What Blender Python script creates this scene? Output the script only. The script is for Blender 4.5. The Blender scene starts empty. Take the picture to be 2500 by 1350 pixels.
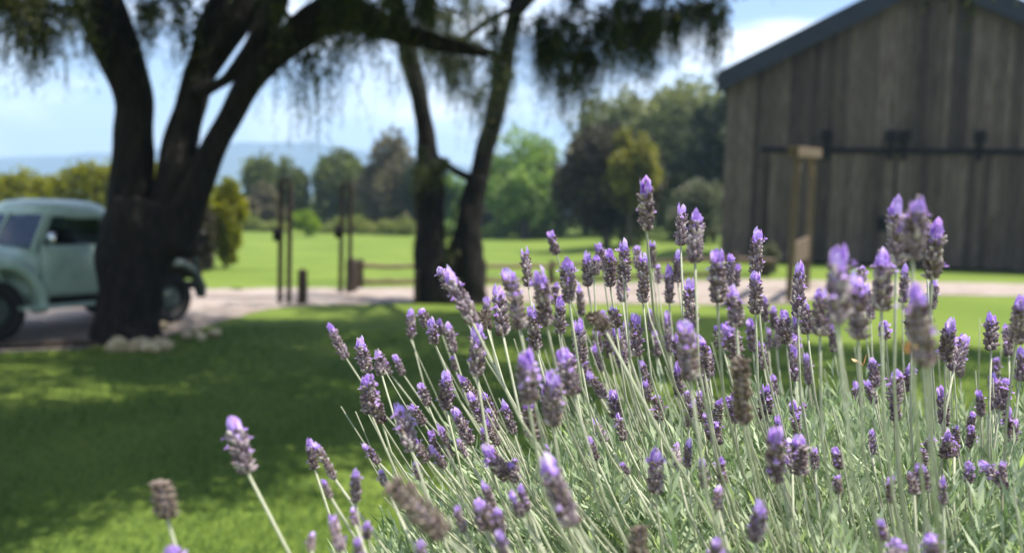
import bpy, bmesh, math, random
import numpy as np
from mathutils import Vector, Matrix

rng = np.random.default_rng(7)
random.seed(7)
sc = bpy.context.scene
COL = sc.collection

# ------------------------------------------------------------------ camera
FPX = 2200.0                       # focal length in photograph pixels (2500 wide)
CAM = np.array([0.0, 0.0, 1.75])
PITCH = math.atan(160.0 / FPX)
ROLL = math.radians(1.8)
_F = np.array([0, math.cos(PITCH), -math.sin(PITCH)])
_U0 = np.array([0, math.sin(PITCH), math.cos(PITCH)])
_R0 = np.array([1.0, 0, 0])
_R = _R0 * math.cos(ROLL) + _U0 * math.sin(ROLL)
_U = -_R0 * math.sin(ROLL) + _U0 * math.cos(ROLL)
cam_d = bpy.data.cameras.new('camera')
cam = bpy.data.objects.new('camera', cam_d)
COL.objects.link(cam)
cam_d.sensor_fit = 'HORIZONTAL'
cam_d.sensor_width = 36.0
cam_d.lens = 36.0 * FPX / 2500.0
cam_d.clip_start = 0.02
cam_d.clip_end = 6000
cam_d.dof.use_dof = True
cam_d.dof.focus_distance = 0.95
cam_d.dof.aperture_fstop = 3.9
_m = Matrix.Identity(4)
for i in range(3):
    _m[i][0], _m[i][1], _m[i][2], _m[i][3] = _R[i], _U[i], -_F[i], CAM[i]
cam.matrix_world = _m
sc.camera = cam

# ------------------------------------------------------------------ sky, sun, exposure
SUN_DIR = Vector((0.50, 0.05, 1.20)).normalized()      # towards the sun
SUN_EL = math.asin(SUN_DIR.z)
SUN_AZ = math.atan2(SUN_DIR.x, SUN_DIR.y)
world = bpy.data.worlds.new('World')
sc.world = world
world.use_nodes = True
nt = world.node_tree
bg = nt.nodes['Background']
sky = nt.nodes.new('ShaderNodeTexSky')
sky.sky_type = 'NISHITA'
sky.sun_disc = False
sky.sun_elevation = SUN_EL
sky.sun_rotation = SUN_AZ
sky.air_density = 1.0
sky.dust_density = 0.3
sky.ozone_density = 3.2
tc = nt.nodes.new('ShaderNodeTexCoord')
mp = nt.nodes.new('ShaderNodeMapping')
mp.inputs['Scale'].default_value = (2.2, 2.2, 7.0)
mp.inputs['Location'].default_value = (0.35, 0.1, 0.2)
nz = nt.nodes.new('ShaderNodeTexNoise')
nz.inputs['Scale'].default_value = 2.1
nz.inputs['Detail'].default_value = 7
nz.inputs['Roughness'].default_value = 0.55
cr = nt.nodes.new('ShaderNodeValToRGB')
cr.color_ramp.elements[0].position = 0.47
cr.color_ramp.elements[1].position = 0.64
mx = nt.nodes.new('ShaderNodeMix')
mx.data_type = 'RGBA'
mx.inputs['B'].default_value = (8.8, 9.0, 9.4, 1)
ml = nt.nodes.new('ShaderNodeMath')
ml.operation = 'MULTIPLY'
ml.inputs[1].default_value = 0.75
nt.links.new(tc.outputs['Generated'], mp.inputs['Vector'])
nt.links.new(mp.outputs[0], nz.inputs['Vector'])
nt.links.new(nz.outputs['Fac'], cr.inputs['Fac'])
nt.links.new(cr.outputs['Color'], ml.inputs[0])
nt.links.new(ml.outputs[0], mx.inputs['Factor'])
tint = nt.nodes.new('ShaderNodeMix'); tint.data_type = 'RGBA'; tint.blend_type = 'MULTIPLY'
tint.inputs['Factor'].default_value = 1.0
tint.inputs['B'].default_value = (1.0, 0.93, 0.98, 1)
nt.links.new(sky.outputs[0], tint.inputs['A'])
nt.links.new(tint.outputs['Result'], mx.inputs['A'])
nt.links.new(mx.outputs['Result'], bg.inputs['Color'])
bg.inputs['Strength'].default_value = 0.115

sun_d = bpy.data.lights.new('sun', 'SUN')
sun_d.energy = 4.4
sun_d.angle = math.radians(0.53)
sun_d.color = (1.0, 0.955, 0.88)
sun = bpy.data.objects.new('sun', sun_d)
COL.objects.link(sun)
sun.rotation_euler = SUN_DIR.to_track_quat('Z', 'Y').to_euler()
sun.location = (6, 6, 30)

sc.view_settings.view_transform = 'Standard'
sc.view_settings.look = 'None'
sc.view_settings.gamma = 1.0
sc.view_settings.exposure = 0.92
sc.view_settings.use_curve_mapping = False
sc.render.engine = 'CYCLES'
sc.cycles.use_denoising = True
sc.cycles.max_bounces = 8
sc.cycles.transparent_max_bounces = 16
sc.cycles.volume_bounces = 1
sc.cycles.caustics_reflective = False
sc.cycles.caustics_refractive = False

# ------------------------------------------------------------------ geometry of the view
def ss(t):
    t = np.clip(t, 0, 1)
    return t * t * (3 - 2 * t)

def terrain(x, y):
    return 0.46 * ss((np.asarray(x, float) - 0.5) / 5.5) * ss((np.asarray(y, float) - 12.0) / 8.0)

def ray(px, py):
    return _F + (px - 1250) / FPX * _R + (675 - py) / FPX * _U

def at(px, py, d):
    """world point seen at photograph pixel (px, py) at depth d"""
    return CAM + d * ray(px, py)

def on_ground(px, py):
    r = ray(px, py)
    z = 0.0
    for _ in range(25):
        t = (z - CAM[2]) / r[2]
        p = CAM + t * r
        z = float(terrain(p[0], p[1])) * 0.6 + z * 0.4
    return np.array([p[0], p[1], float(terrain(p[0], p[1]))])

# ------------------------------------------------------------------ helpers
def mesh_np(name, verts, faces, smooth=False):
    """faces: (n,3) or (n,4) int array"""
    verts = np.asarray(verts, np.float32)
    faces = np.asarray(faces, np.int32)
    me = bpy.data.meshes.new(name)
    me.vertices.add(len(verts))
    me.vertices.foreach_set('co', verts.ravel())
    k = faces.shape[1]
    me.loops.add(faces.size)
    me.loops.foreach_set('vertex_index', faces.ravel())
    me.polygons.add(len(faces))
    me.polygons.foreach_set('loop_start', np.arange(0, faces.size, k, dtype=np.int32))
    if smooth:
        me.polygons.foreach_set('use_smooth', np.ones(len(faces), bool))
    me.update(calc_edges=True)
    return me

def link(name, me, mats, parent=None, loc=None, smooth=None):
    o = bpy.data.objects.new(name, me)
    COL.objects.link(o)
    if mats is not None and len(me.materials) == 0:
        for m in (mats if isinstance(mats, (list, tuple)) else [mats]):
            me.materials.append(m)
    if parent is not None:
        o.parent = parent
    if loc is not None:
        o.location = loc
    return o

def empty(name, loc, rz=0.0):
    o = bpy.data.objects.new(name, None)
    COL.objects.link(o)
    o.location = [float(v) for v in loc]
    o.rotation_euler = (0, 0, rz)
    o.empty_display_size = 0.1
    return o

def tag(o, label, cat, group=None, kind=None):
    o['label'] = label
    o['category'] = cat
    if group: o['group'] = group
    if kind: o['kind'] = kind
    return o

def struct(o, kind='structure', label=None):
    o['kind'] = kind
    if label: o['label'] = label
    return o

def bm_mesh(bm, name, smooth=False):
    bmesh.ops.recalc_face_normals(bm, faces=bm.faces[:])
    me = bpy.data.meshes.new(name)
    bm.to_mesh(me)
    bm.free()
    if smooth:
        me.polygons.foreach_set('use_smooth', np.ones(len(me.polygons), bool))
    return me

def add_box(bm, c, s, rot=None, bevel=0.0):
    g = bmesh.ops.create_cube(bm, size=1.0)
    vs = g['verts']
    M = Matrix.Translation(Vector([float(v) for v in c])) @ (rot.to_4x4() if rot is not None else Matrix.Identity(4)) @ Matrix.Diagonal((s[0], s[1], s[2], 1))
    bmesh.ops.transform(bm, matrix=M, verts=vs)
    if bevel > 0:
        es = list({e for v in vs for e in v.link_edges})
        bmesh.ops.bevel(bm, geom=es, offset=bevel, segments=1, affect='EDGES')
    return vs

def box_mesh(name, c, s, bevel=0.0, rot=None):
    bm = bmesh.new()
    add_box(bm, c, s, rot, bevel)
    return bm_mesh(bm, name)

def catmull(P, n):
    P = np.asarray(P, float)
    Q = np.vstack([2 * P[0] - P[1], P, 2 * P[-1] - P[-2]])
    out = []
    for i in range(1, len(Q) - 2):
        for k in range(n):
            t = k / n
            out.append(0.5 * (2 * Q[i] + (Q[i + 1] - Q[i - 1]) * t + (2 * Q[i - 1] - 5 * Q[i] + 4 * Q[i + 1] - Q[i + 2]) * t * t + (3 * Q[i] - Q[i - 1] - 3 * Q[i + 1] + Q[i + 2]) * t ** 3))
    out.append(Q[-2])
    return np.array(out)

def tube(path, radii, sides=8, rough=0.0, cap=True):
    """returns verts, quads for a tapered tube; path (n,3), radii (n,)"""
    path = np.asarray(path, float)
    n = len(path)
    T = np.gradient(path, axis=0)
    T /= np.linalg.norm(T, axis=1)[:, None] + 1e-9
    ref = np.array([0.3, 1.0, 0.17]); ref /= np.linalg.norm(ref)
    A = np.cross(T, ref); A /= np.linalg.norm(A, axis=1)[:, None] + 1e-9
    B = np.cross(T, A)
    ang = np.linspace(0, 2 * math.pi, sides, endpoint=False)
    rr = np.asarray(radii, float)[:, None] * np.ones(sides)[None]
    if rough > 0:
        ph = rng.uniform(0, 6.28, 4)
        for k, (fa, fs) in enumerate(((2, 3.1), (3, 5.3), (5, 2.2), (7, 8.0))):
            rr *= 1 + rough / (1 + 0.5 * k) * np.sin(fa * ang[None] + fs * np.linspace(0, 3, n)[:, None] * 2 + ph[k])
    V = path[:, None] + rr[..., None] * (np.cos(ang)[None, :, None] * A[:, None] + np.sin(ang)[None, :, None] * B[:, None])
    V = V.reshape(-1, 3)
    i = np.arange(n - 1)[:, None] * sides
    j = np.arange(sides)[None]
    j2 = (j + 1) % sides
    Fq = np.stack([i + j, i + j2, i + sides + j2, i + sides + j], -1).reshape(-1, 4)
    if cap:
        c0, c1 = len(V), len(V) + 1
        V = np.vstack([V, path[0], path[-1] + T[-1] * radii[-1] * 0.5])
        b = (n - 1) * sides
        capf = [[c0, (k + 1) % sides, k, k] for k in range(sides)] + [[c1, b + k, b + (k + 1) % sides, b + (k + 1) % sides] for k in range(sides)]
        return V, Fq, np.array(capf)[:, :3]
    return V, Fq, np.zeros((0, 3), int)

class MB:
    """collects verts / faces"""
    def __init__(s):
        s.v = []; s.f = []; s.n = 0; s.mi = []
    def add(s, V, F, mi=0):
        V = np.asarray(V, float)
        F = [list(np.asarray(f) + s.n) for f in F]
        s.v.append(V); s.f += F; s.n += len(V); s.mi += [mi] * len(F)
    def tube(s, path, radii, sides=8, rough=0.0, mi=0):
        V, Q, C = tube(path, radii, sides, rough)
        n0 = s.n
        s.add(V, Q, mi)
        s.f += [list(c + n0) for c in C]; s.mi += [mi] * len(C)
    def mesh(s, name, smooth=True):
        me = bpy.data.meshes.new(name)
        me.from_pydata(np.vstack(s.v).tolist(), [], s.f)
        if smooth:
            me.polygons.foreach_set('use_smooth', np.ones(len(me.polygons), bool))
        if any(s.mi):
            me.polygons.foreach_set('material_index', np.array(s.mi, np.int32))
        me.update()
        return me

# ------------------------------------------------------------------ materials
def new_mat(name):
    m = bpy.data.materials.new(name)
    m.use_nodes = True
    return m, m.node_tree, m.node_tree.nodes['Principled BSDF']

def ramp(nt, stops):
    r = nt.nodes.new('ShaderNodeValToRGB')
    els = r.color_ramp.elements
    while len(els) < len(stops):
        els.new(0.5)
    for e, (p, c) in zip(els, stops):
        e.position = p
        e.color = (c[0], c[1], c[2], 1)
    return r

def noise_mat(name, c1, c2, scale=5.0, rough=0.8, bump=0.2, stretch=(1, 1, 1), detail=6, spec=0.3, metallic=0.0, bump_scale=None, bump_dist=0.02, c3=None, obj_var=0.0, coat=0.0):
    m, nt, p = new_mat(name)
    tc = nt.nodes.new('ShaderNodeTexCoord')
    mp = nt.nodes.new('ShaderNodeMapping')
    mp.inputs['Scale'].default_value = stretch
    nz = nt.nodes.new('ShaderNodeTexNoise')
    nz.inputs['Scale'].default_value = scale
    nz.inputs['Detail'].default_value = detail
    nz.inputs['Roughness'].default_value = 0.6
    stops = [(0.3, c1), (0.7, c2)] if c3 is None else [(0.28, c1), (0.5, c2), (0.74, c3)]
    r = ramp(nt, stops)
    nt.links.new(tc.outputs['Object'], mp.inputs['Vector'])
    src = mp.outputs[0]
    oi = nt.nodes.new('ShaderNodeObjectInfo')
    add = nt.nodes.new('ShaderNodeVectorMath'); add.operation = 'MULTIPLY_ADD'
    comb = nt.nodes.new('ShaderNodeCombineXYZ')
    for k in range(3):
        nt.links.new(oi.outputs['Random'], comb.inputs[k])
    add.inputs[1].default_value = (37, 53, 71)
    nt.links.new(comb.outputs[0], add.inputs[0])
    nt.links.new(src, add.inputs[2])
    nt.links.new(add.outputs[0], nz.inputs['Vector'])
    nt.links.new(nz.outputs['Fac'], r.inputs['Fac'])
    col = r.outputs['Color']
    if obj_var > 0:
        hsv = nt.nodes.new('ShaderNodeHueSaturation')
        mr = nt.nodes.new('ShaderNodeMapRange')
        mr.inputs['To Min'].default_value = 1 - obj_var
        mr.inputs['To Max'].default_value = 1 + obj_var
        nt.links.new(oi.outputs['Random'], mr.inputs['Value'])
        nt.links.new(mr.outputs[0], hsv.inputs['Value'])
        nt.links.new(col, hsv.inputs['Color'])
        col = hsv.outputs[0]
    nt.links.new(col, p.inputs['Base Color'])
    p.inputs['Roughness'].default_value = rough
    p.inputs['Specular IOR Level'].default_value = spec
    p.inputs['Metallic'].default_value = metallic
    p.inputs['Coat Weight'].default_value = coat
    if bump > 0:
        n2 = nt.nodes.new('ShaderNodeTexNoise')
        n2.inputs['Scale'].default_value = bump_scale or scale * 2
        n2.inputs['Detail'].default_value = 5
        nt.links.new(mp.outputs[0], n2.inputs['Vector'])
        b = nt.nodes.new('ShaderNodeBump')
        b.inputs['Strength'].default_value = bump
        b.inputs['Distance'].default_value = bump_dist
        nt.links.new(n2.outputs['Fac'], b.inputs['Height'])
        nt.links.new(b.outputs[0], p.inputs['Normal'])
    return m

def leaf_mat(name, stops, trans=0.35, rough=0.55, spec=0.25, patch=None):
    """colour varies leaf by leaf (random per island); some light passes through"""
    m, nt, p = new_mat(name)
    g = nt.nodes.new('ShaderNodeNewGeometry')
    r = ramp(nt, stops)
    if patch:
        tc = nt.nodes.new('ShaderNodeTexCoord')
        nz = nt.nodes.new('ShaderNodeTexNoise'); nz.inputs['Scale'].default_value = patch
        nz.inputs['Detail'].default_value = 3
        nt.links.new(tc.outputs['Object'], nz.inputs['Vector'])
        a = nt.nodes.new('ShaderNodeMath'); a.operation = 'MULTIPLY_ADD'
        a.inputs[1].default_value = 0.5
        s2 = nt.nodes.new('ShaderNodeMath'); s2.operation = 'MULTIPLY_ADD'
        s2.inputs[1].default_value = 1.5; s2.inputs[2].default_value = -0.5
        nt.links.new(nz.outputs['Fac'], s2.inputs[0])
        nt.links.new(g.outputs['Random Per Island'], a.inputs[0])
        nt.links.new(s2.outputs[0], a.inputs[2])
        nt.links.new(a.outputs[0], r.inputs['Fac'])
    else:
        nt.links.new(g.outputs['Random Per Island'], r.inputs['Fac'])
    nt.links.new(r.outputs['Color'], p.inputs['Base Color'])
    p.inputs['Roughness'].default_value = rough
    p.inputs['Specular IOR Level'].default_value = spec
    tr = nt.nodes.new('ShaderNodeBsdfTranslucent')
    hs = nt.nodes.new('ShaderNodeHueSaturation')
    hs.inputs['Saturation'].default_value = 1.15
    hs.inputs['Value'].default_value = 1.5
    nt.links.new(r.outputs['Color'], hs.inputs['Color'])
    nt.links.new(hs.outputs[0], tr.inputs['Color'])
    mix = nt.nodes.new('ShaderNodeMixShader')
    mix.inputs['Fac'].default_value = trans
    nt.links.new(p.outputs[0], mix.inputs[1])
    nt.links.new(tr.outputs[0], mix.inputs[2])
    out = nt.nodes['Material Output']
    nt.links.new(mix.outputs[0], out.inputs['Surface'])
    return m

M = {}
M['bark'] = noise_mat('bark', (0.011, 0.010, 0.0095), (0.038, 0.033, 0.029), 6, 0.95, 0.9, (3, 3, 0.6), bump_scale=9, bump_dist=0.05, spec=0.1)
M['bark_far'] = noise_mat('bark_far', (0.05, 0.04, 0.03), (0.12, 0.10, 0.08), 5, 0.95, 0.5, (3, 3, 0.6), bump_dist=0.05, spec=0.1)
M['pepper'] = leaf_mat('pepper_leaf', [(0, (0.022, 0.034, 0.016)), (0.5, (0.05, 0.068, 0.028)), (0.9, (0.10, 0.12, 0.04)), (1, (0.28, 0.26, 0.05))], 0.24)
M['dirt'] = noise_mat('dirt', (0.24, 0.185, 0.15), (0.36, 0.295, 0.25), 2.2, 0.95, 0.4, bump_scale=30, bump_dist=0.02, c3=(0.41, 0.35, 0.31), spec=0.15)
M['soil'] = noise_mat('soil', (0.03, 0.022, 0.016), (0.09, 0.065, 0.045), 25, 0.95, 0.8, bump_dist=0.02, spec=0.1)
M['stone'] = noise_mat('stone', (0.46, 0.36, 0.21), (0.66, 0.55, 0.36), 9, 0.9, 0.5, bump_dist=0.02, obj_var=0.15, spec=0.2)
M['wood_old'] = noise_mat('wood_weathered', (0.022, 0.017, 0.013), (0.085, 0.066, 0.052), 5, 0.85, 0.5, (9, 9, 0.35), c3=(0.18, 0.150, 0.128), obj_var=0.5, bump_dist=0.01, spec=0.2)
M['wood_post'] = noise_mat('wood_post', (0.11, 0.078, 0.052), (0.21, 0.155, 0.108), 6, 0.85, 0.4, (6, 6, 0.5), bump_dist=0.01, spec=0.2)
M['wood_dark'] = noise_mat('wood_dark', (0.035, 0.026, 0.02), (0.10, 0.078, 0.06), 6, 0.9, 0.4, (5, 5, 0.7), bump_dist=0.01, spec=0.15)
M['wood_log'] = noise_mat('wood_log', (0.12, 0.085, 0.055), (0.24, 0.18, 0.12), 6, 0.9, 0.4, (0.7, 5, 5), bump_dist=0.01, spec=0.15)
M['roof'] = noise_mat('roof_metal', (0.016, 0.021, 0.030), (0.026, 0.033, 0.045), 3, 0.7, 0.1, spec=0.25)
M['iron'] = noise_mat('iron', (0.005, 0.005, 0.006), (0.011, 0.011, 0.012), 20, 0.8, 0.2, spec=0.15)
M['hill'] = noise_mat('hill', (0.04, 0.055, 0.04), (0.09, 0.09, 0.06), 0.01, 0.95, 0.0, spec=0.0)

# lawn: mown turf
def lawn_mat():
    m, nt, p = new_mat('lawn')
    tc = nt.nodes.new('ShaderNodeTexCoord')
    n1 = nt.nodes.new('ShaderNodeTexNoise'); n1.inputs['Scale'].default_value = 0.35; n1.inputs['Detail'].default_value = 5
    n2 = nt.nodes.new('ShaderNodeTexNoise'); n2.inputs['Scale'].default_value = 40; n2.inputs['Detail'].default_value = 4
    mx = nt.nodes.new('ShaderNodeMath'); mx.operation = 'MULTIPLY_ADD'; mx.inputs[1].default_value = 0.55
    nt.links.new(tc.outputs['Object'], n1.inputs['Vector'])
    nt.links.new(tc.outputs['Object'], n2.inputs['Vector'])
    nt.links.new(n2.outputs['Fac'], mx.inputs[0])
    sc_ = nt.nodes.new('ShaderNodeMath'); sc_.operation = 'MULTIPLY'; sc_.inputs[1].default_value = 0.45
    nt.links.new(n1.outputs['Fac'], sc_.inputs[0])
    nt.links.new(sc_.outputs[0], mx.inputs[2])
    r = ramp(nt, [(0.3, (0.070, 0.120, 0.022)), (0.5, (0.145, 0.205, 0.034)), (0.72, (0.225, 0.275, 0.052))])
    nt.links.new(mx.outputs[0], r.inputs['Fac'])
    nt.links.new(r.outputs[0], p.inputs['Base Color'])
    p.inputs['Roughness'].default_value = 0.9
    p.inputs['Specular IOR Level'].default_value = 0.1
    b = nt.nodes.new('ShaderNodeBump'); b.inputs['Strength'].default_value = 0.5; b.inputs['Distance'].default_value = 0.03
    nt.links.new(n2.outputs['Fac'], b.inputs['Height'])
    nt.links.new(b.outputs[0], p.inputs['Normal'])
    return m
M['lawn'] = lawn_mat()
M['grass'] = leaf_mat('grass_blade', [(0, (0.035, 0.085, 0.023)), (0.6, (0.073, 0.150, 0.035)), (1, (0.14, 0.220, 0.05))], 0.3, 0.5, 0.3)

# ------------------------------------------------------------------ setting: ground
def axis(vals):
    return np.array(sorted(set(np.round(vals, 3))))
gx = axis(np.concatenate([np.arange(-30, 30.1, 0.75), [-40, -60, -90, -150, -300, -600, -1200, -2100], [40, 60, 90, 150, 300, 600, 1200, 2100]]))
gy = axis(np.concatenate([np.arange(-8, 60.1, 0.75), [-12, -20, -40, 70, 90, 130, 200, 400, 800, 1400, 2300]]))
GX, GY = np.meshgrid(gx, gy)
V = np.stack([GX, GY, terrain(GX, GY)], -1).reshape(-1, 3)
w = len(gx)
ii, jj = np.meshgrid(np.arange(len(gy) - 1), np.arange(w - 1), indexing='ij')
a = (ii * w + jj).ravel()
Fq = np.stack([a, a + 1, a + w + 1, a + w], -1)
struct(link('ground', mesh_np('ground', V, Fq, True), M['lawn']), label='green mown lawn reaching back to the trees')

# dirt drive: between a near and a far edge
near_px = [(-900, 930), (-400, 885), (0, 862), (230, 848), (470, 805), (600, 768), (700, 750), (860, 744), (1050, 740), (1300, 740), (1500, 742), (1750, 745), (1920, 742), (2050, 722), (2300, 722), (2550, 724), (3000, 728)]
far_px = [(-900, 745), (-400, 722), (0, 712), (230, 708), (470, 706), (600, 705), (700, 704), (860, 704), (1050, 702), (1300, 698), (1500, 692), (1750, 684), (1920, 684), (2050, 687), (2300, 690), (2550, 694), (3000, 700)]
NE = catmull([on_ground(*p) for p in near_px], 6)
FE = catmull([on_ground(*p) for p in far_px], 6)
NE[:, :2] += rng.normal(0, 0.035, (len(NE), 2)); FE[:, :2] += rng.normal(0, 0.06, (len(FE), 2))
K = 8
rows = []
for k in range(K + 1):
    P = NE * (1 - k / K) + FE * (k / K)
    P[:, 2] = terrain(P[:, 0], P[:, 1]) + 0.012
    rows.append(P)
n = len(NE)
V = np.vstack(rows)
Fq = [[k * n + i, k * n + i + 1, (k + 1) * n + i + 1, (k + 1) * n + i] for k in range(K) for i in range(n - 1)]
struct(link('dirt_path', mesh_np('dirt_path', V, np.array(Fq), True), M['dirt']), label='pale pinkish dirt drive crossing the lawn')

# far hills: two ridges with real depth
def ridge(name, d0, d1, pts, seed):
    r2 = np.random.default_rng(seed)
    px = np.array([p[0] for p in pts]); py = np.array([p[1] for p in pts])
    xs = np.linspace(px[0], px[-1], 90)
    ys = np.interp(xs, px, py)
    sm = np.convolve(np.pad(r2.normal(0, 1, 90), 4, 'edge'), np.ones(9) / 9, 'valid')
    ys = ys + sm * 9 + r2.normal(0, 1.0, 90)
    prof = [(0.0, -0.03), (0.25, 0.30), (0.45, 0.62), (0.62, 1.0), (0.8, 0.7), (1.0, -0.03)]
    rows = []
    for k, (u, hfac) in enumerate(prof):
        d = d0 + (d1 - d0) * u
        dm = d0 + (d1 - d0) * 0.62
        row = []
        for x, y in zip(xs, ys):
            top = at(x, y, dm)
            g = at(x, 600, d)
            jit = 1 + 0.18 * math.sin(x * 0.021 + k * 1.7) * (hfac < 0.95)
            row.append((top[0] * d / dm, g[1], max(top[2], 4) * hfac * jit))
        rows.append(row)
    V = np.array(rows).reshape(-1, 3)
    n = len(xs)
    Fq = [[k * n + i, k * n + i + 1, (k + 1) * n + i + 1, (k + 1) * n + i] for k in range(len(prof) - 1) for i in range(n - 1)]
    return struct(link(name, mesh_np(name, V, np.array(Fq), True), M['hill']), label='hazy blue hills on the horizon')
ridge('hills', 1300, 2000, [(-900, 400), (-400, 392), (0, 384), (200, 376), (420, 362), (560, 352), (740, 350), (850, 366), (1090, 396), (1300, 420), (1700, 452), (2200, 470), (2900, 480)], 3)

# ------------------------------------------------------------------ foliage helpers
def leaf_quads(P, L, W, dirs, droop=None, seed=None):
    """diamond leaves: base at P, along dirs, length L, width W -> verts, quads"""
    n = len(P)
    dirs = dirs / (np.linalg.norm(dirs, axis=1)[:, None] + 1e-9)
    rnd = rng.normal(size=(n, 3))
    side = np.cross(dirs, rnd); side /= np.linalg.norm(side, axis=1)[:, None] + 1e-9
    L = np.broadcast_to(L, n)[:, None]; W = np.broadcast_to(W, n)[:, None]
    nrm = np.cross(dirs, side)
    mid = P + dirs * L * 0.45 + nrm * L * 0.06
    V = np.stack([P, mid + side * W * 0.5, P + dirs * L, mid - side * W * 0.5], 1).reshape(-1, 3)
    F = np.arange(n * 4).reshape(n, 4)
    return V, F

def blob_points(n, center, radii, shell=0.45):
    d = rng.normal(size=(n, 3)); d /= np.linalg.norm(d, axis=1)[:, None]
    r = rng.uniform(0, 1, n) ** shell
    return np.asarray(center) + d * r[:, None] * np.asarray(radii), d

# ---- lawn blades near the camera: one mass nobody could count
def make_grass():
    n = 150000
    y = 3.2 + 9.5 * rng.uniform(0, 1, n) ** 1.5
    x = rng.uniform(-0.66, 0.62, n) * (y + 0.8)
    P = np.stack([x, y, terrain(x, y) - 0.004], -1)
    # clumped
    P[:, :2] += rng.normal(0, 0.012, (n, 2))
    h = rng.uniform(0.025, 0.055, n) * (1 + 0.3 * np.sin(x * 3.1 + 1.3 * np.sin(y * 2.3)))
    lean = rng.normal(0, 0.45, (n, 2))
    wv = rng.uniform(0.0035, 0.007, n) * (0.6 + y * 0.10)
    ang = rng.uniform(0, 6.28, n)
    s = np.stack([np.cos(ang), np.sin(ang), 0 * ang], -1) * wv[:, None] * 0.5
    tip = P + np.stack([lean[:, 0] * h, lean[:, 1] * h, h], -1)
    V = np.stack([P - s, P + s, tip], 1).reshape(-1, 3)
    # keep the drive free of blades
    g = on_ground
    ne = NE[np.argsort(NE[:, 0])]
    lim = np.interp(x, ne[:, 0], ne[:, 1]) - 0.03
    keep = y < lim
    V = V.reshape(n, 3, 3)[keep].reshape(-1, 3)
    F = np.arange(len(V)).reshape(-1, 3)
    o = link('grass', mesh_np('grass', V, F), M['grass'])
    struct(o, 'stuff', 'short green lawn grass in dappled shade')
make_grass()

# ------------------------------------------------------------------ pepper trees
def px_limb(pts, d, sub=5):
    """pts: (px, py, radius_px[, depth offset]) -> smooth path and radii in metres"""
    P = []; R = []
    for p in pts:
        dd = d + (p[3] if len(p) > 3 else 0.0)
        P.append(at(p[0], p[1], dd)); R.append(p[2] * dd / FPX)
    C = catmull(np.hstack([np.array(P), np.array(R)[:, None]]), sub)
    return C[:, :3], np.maximum(C[:, 3], 0.008)

def weeping(clumps, leaf=(0.10, 0.022), step=0.028):
    """clumps: (center xyz, radii xyz, n strands, (min len, max len)) -> leaf mesh arrays; strands hang down"""
    PV = []; PD = []; LL = []
    for c, r, ns, (l0, l1) in clumps:
        S, _ = blob_points(ns, c, r, 0.5)
        Ls = rng.uniform(l0, l1, ns)
        for s, Ln in zip(S, Ls):
            m = max(8, int(Ln / step))
            t = np.linspace(0, 1, m)
            out = rng.normal(0, 0.16, 2) * Ln
            sway = rng.normal(0, 0.03, 2)
            p = np.stack([s[0] + out[0] * np.sqrt(t) + sway[0] * np.sin(5 * t), s[1] + out[1] * np.sqrt(t) + sway[1] * np.cos(4 * t), s[2] - Ln * (t ** 1.25) + 0.06 * np.sin(t * 3)], -1)
            d = np.stack([rng.normal(0, 0.65, m), rng.normal(0, 0.65, m), -rng.uniform(0.25, 1.1, m)], -1)
            PV.append(p); PD.append(d)
            LL.append(np.full(m, 1.0) * rng.uniform(0.75, 1.2) * (1 - 0.35 * t))
    P = np.vstack(PV); D = np.vstack(PD); Lf = np.concatenate(LL)
    return leaf_quads(P, leaf[0] * Lf, leaf[1] * Lf, D)

def pepper_tree(base, label, d, trunk_pts, limbs, clumps, n_low):
    root = empty('pepper_tree', base)
    tag(root, label, 'tree', 'weeping pepper trees on the lawn')
    b = np.array([float(v) for v in base])
    mb = MB()
    for pts in trunk_pts:
        P, R = px_limb(pts, d, 6)
        mb.tube(P - b, R, 18, 0.05)
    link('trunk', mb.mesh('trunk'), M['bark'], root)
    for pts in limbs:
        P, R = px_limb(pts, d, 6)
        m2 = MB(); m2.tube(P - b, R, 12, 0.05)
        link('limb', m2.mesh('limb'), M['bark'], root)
    # twigs run from the limb ends into the clumps
    ends = [px_limb(pts, d, 2)[0] for pts in limbs]
    allp = np.vstack(ends)
    m3 = MB()
    order = sorted(clumps, key=lambda q: np.min(np.linalg.norm(allp - np.asarray(q[0]), axis=1)))
    for c, r, ns, ll in order:               # each twig leaves the nearest limb or twig
        c = np.asarray(c, float)
        dist = np.linalg.norm(allp - c, axis=1)
        i = np.argmin(dist)
        s = allp[i]
        mid = (s + c) / 2 + np.array([rng.normal(0, 0.15), rng.normal(0, 0.15), 0.1 + 0.12 * dist[i]])
        C = catmull([s, mid, c], 4)
        m3.tube(C - b, np.linspace(0.022 + 0.006 * min(dist[i], 3), 0.010, len(C)), 5)
        allp = np.vstack([allp, C[2:]])
    link('twigs', m3.mesh('twigs'), M['bark'], root)['kind'] = 'stuff'
    low = []
    for c, r, ns, ll in clumps[:n_low]:      # each clump breaks up into ragged sprays
        low.append((c, np.array(r) * 0.8, int(ns * 0.4), ll))
        for q in range(7):
            low.append((np.asarray(c) + rng.normal(0, 0.68, 3) * np.array(r), np.array(r) * rng.uniform(0.14, 0.34), max(3, int(ns * 0.18)), (ll[0] * 0.8, ll[1] * 1.15)))
    V, F = weeping(low)
    cr = link('hanging_fringe', mesh_np('hanging_fringe', V - b, F), M['pepper'], root)
    cr['kind'] = 'stuff'
    V, F = weeping(clumps[n_low:], (0.15, 0.036), 0.04)
    cr = link('crown', mesh_np('crown', V - b, F), M['pepper'], root)
    cr['kind'] = 'stuff'
    return root

def pc(px, py, rx, ry, d, ns, l=(0.25, 0.7), dz=None):
    s = d / FPX
    return (at(px, py, d), (rx * s, dz if dz else max(rx * s, 0.35), ry * s), ns, l)

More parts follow.
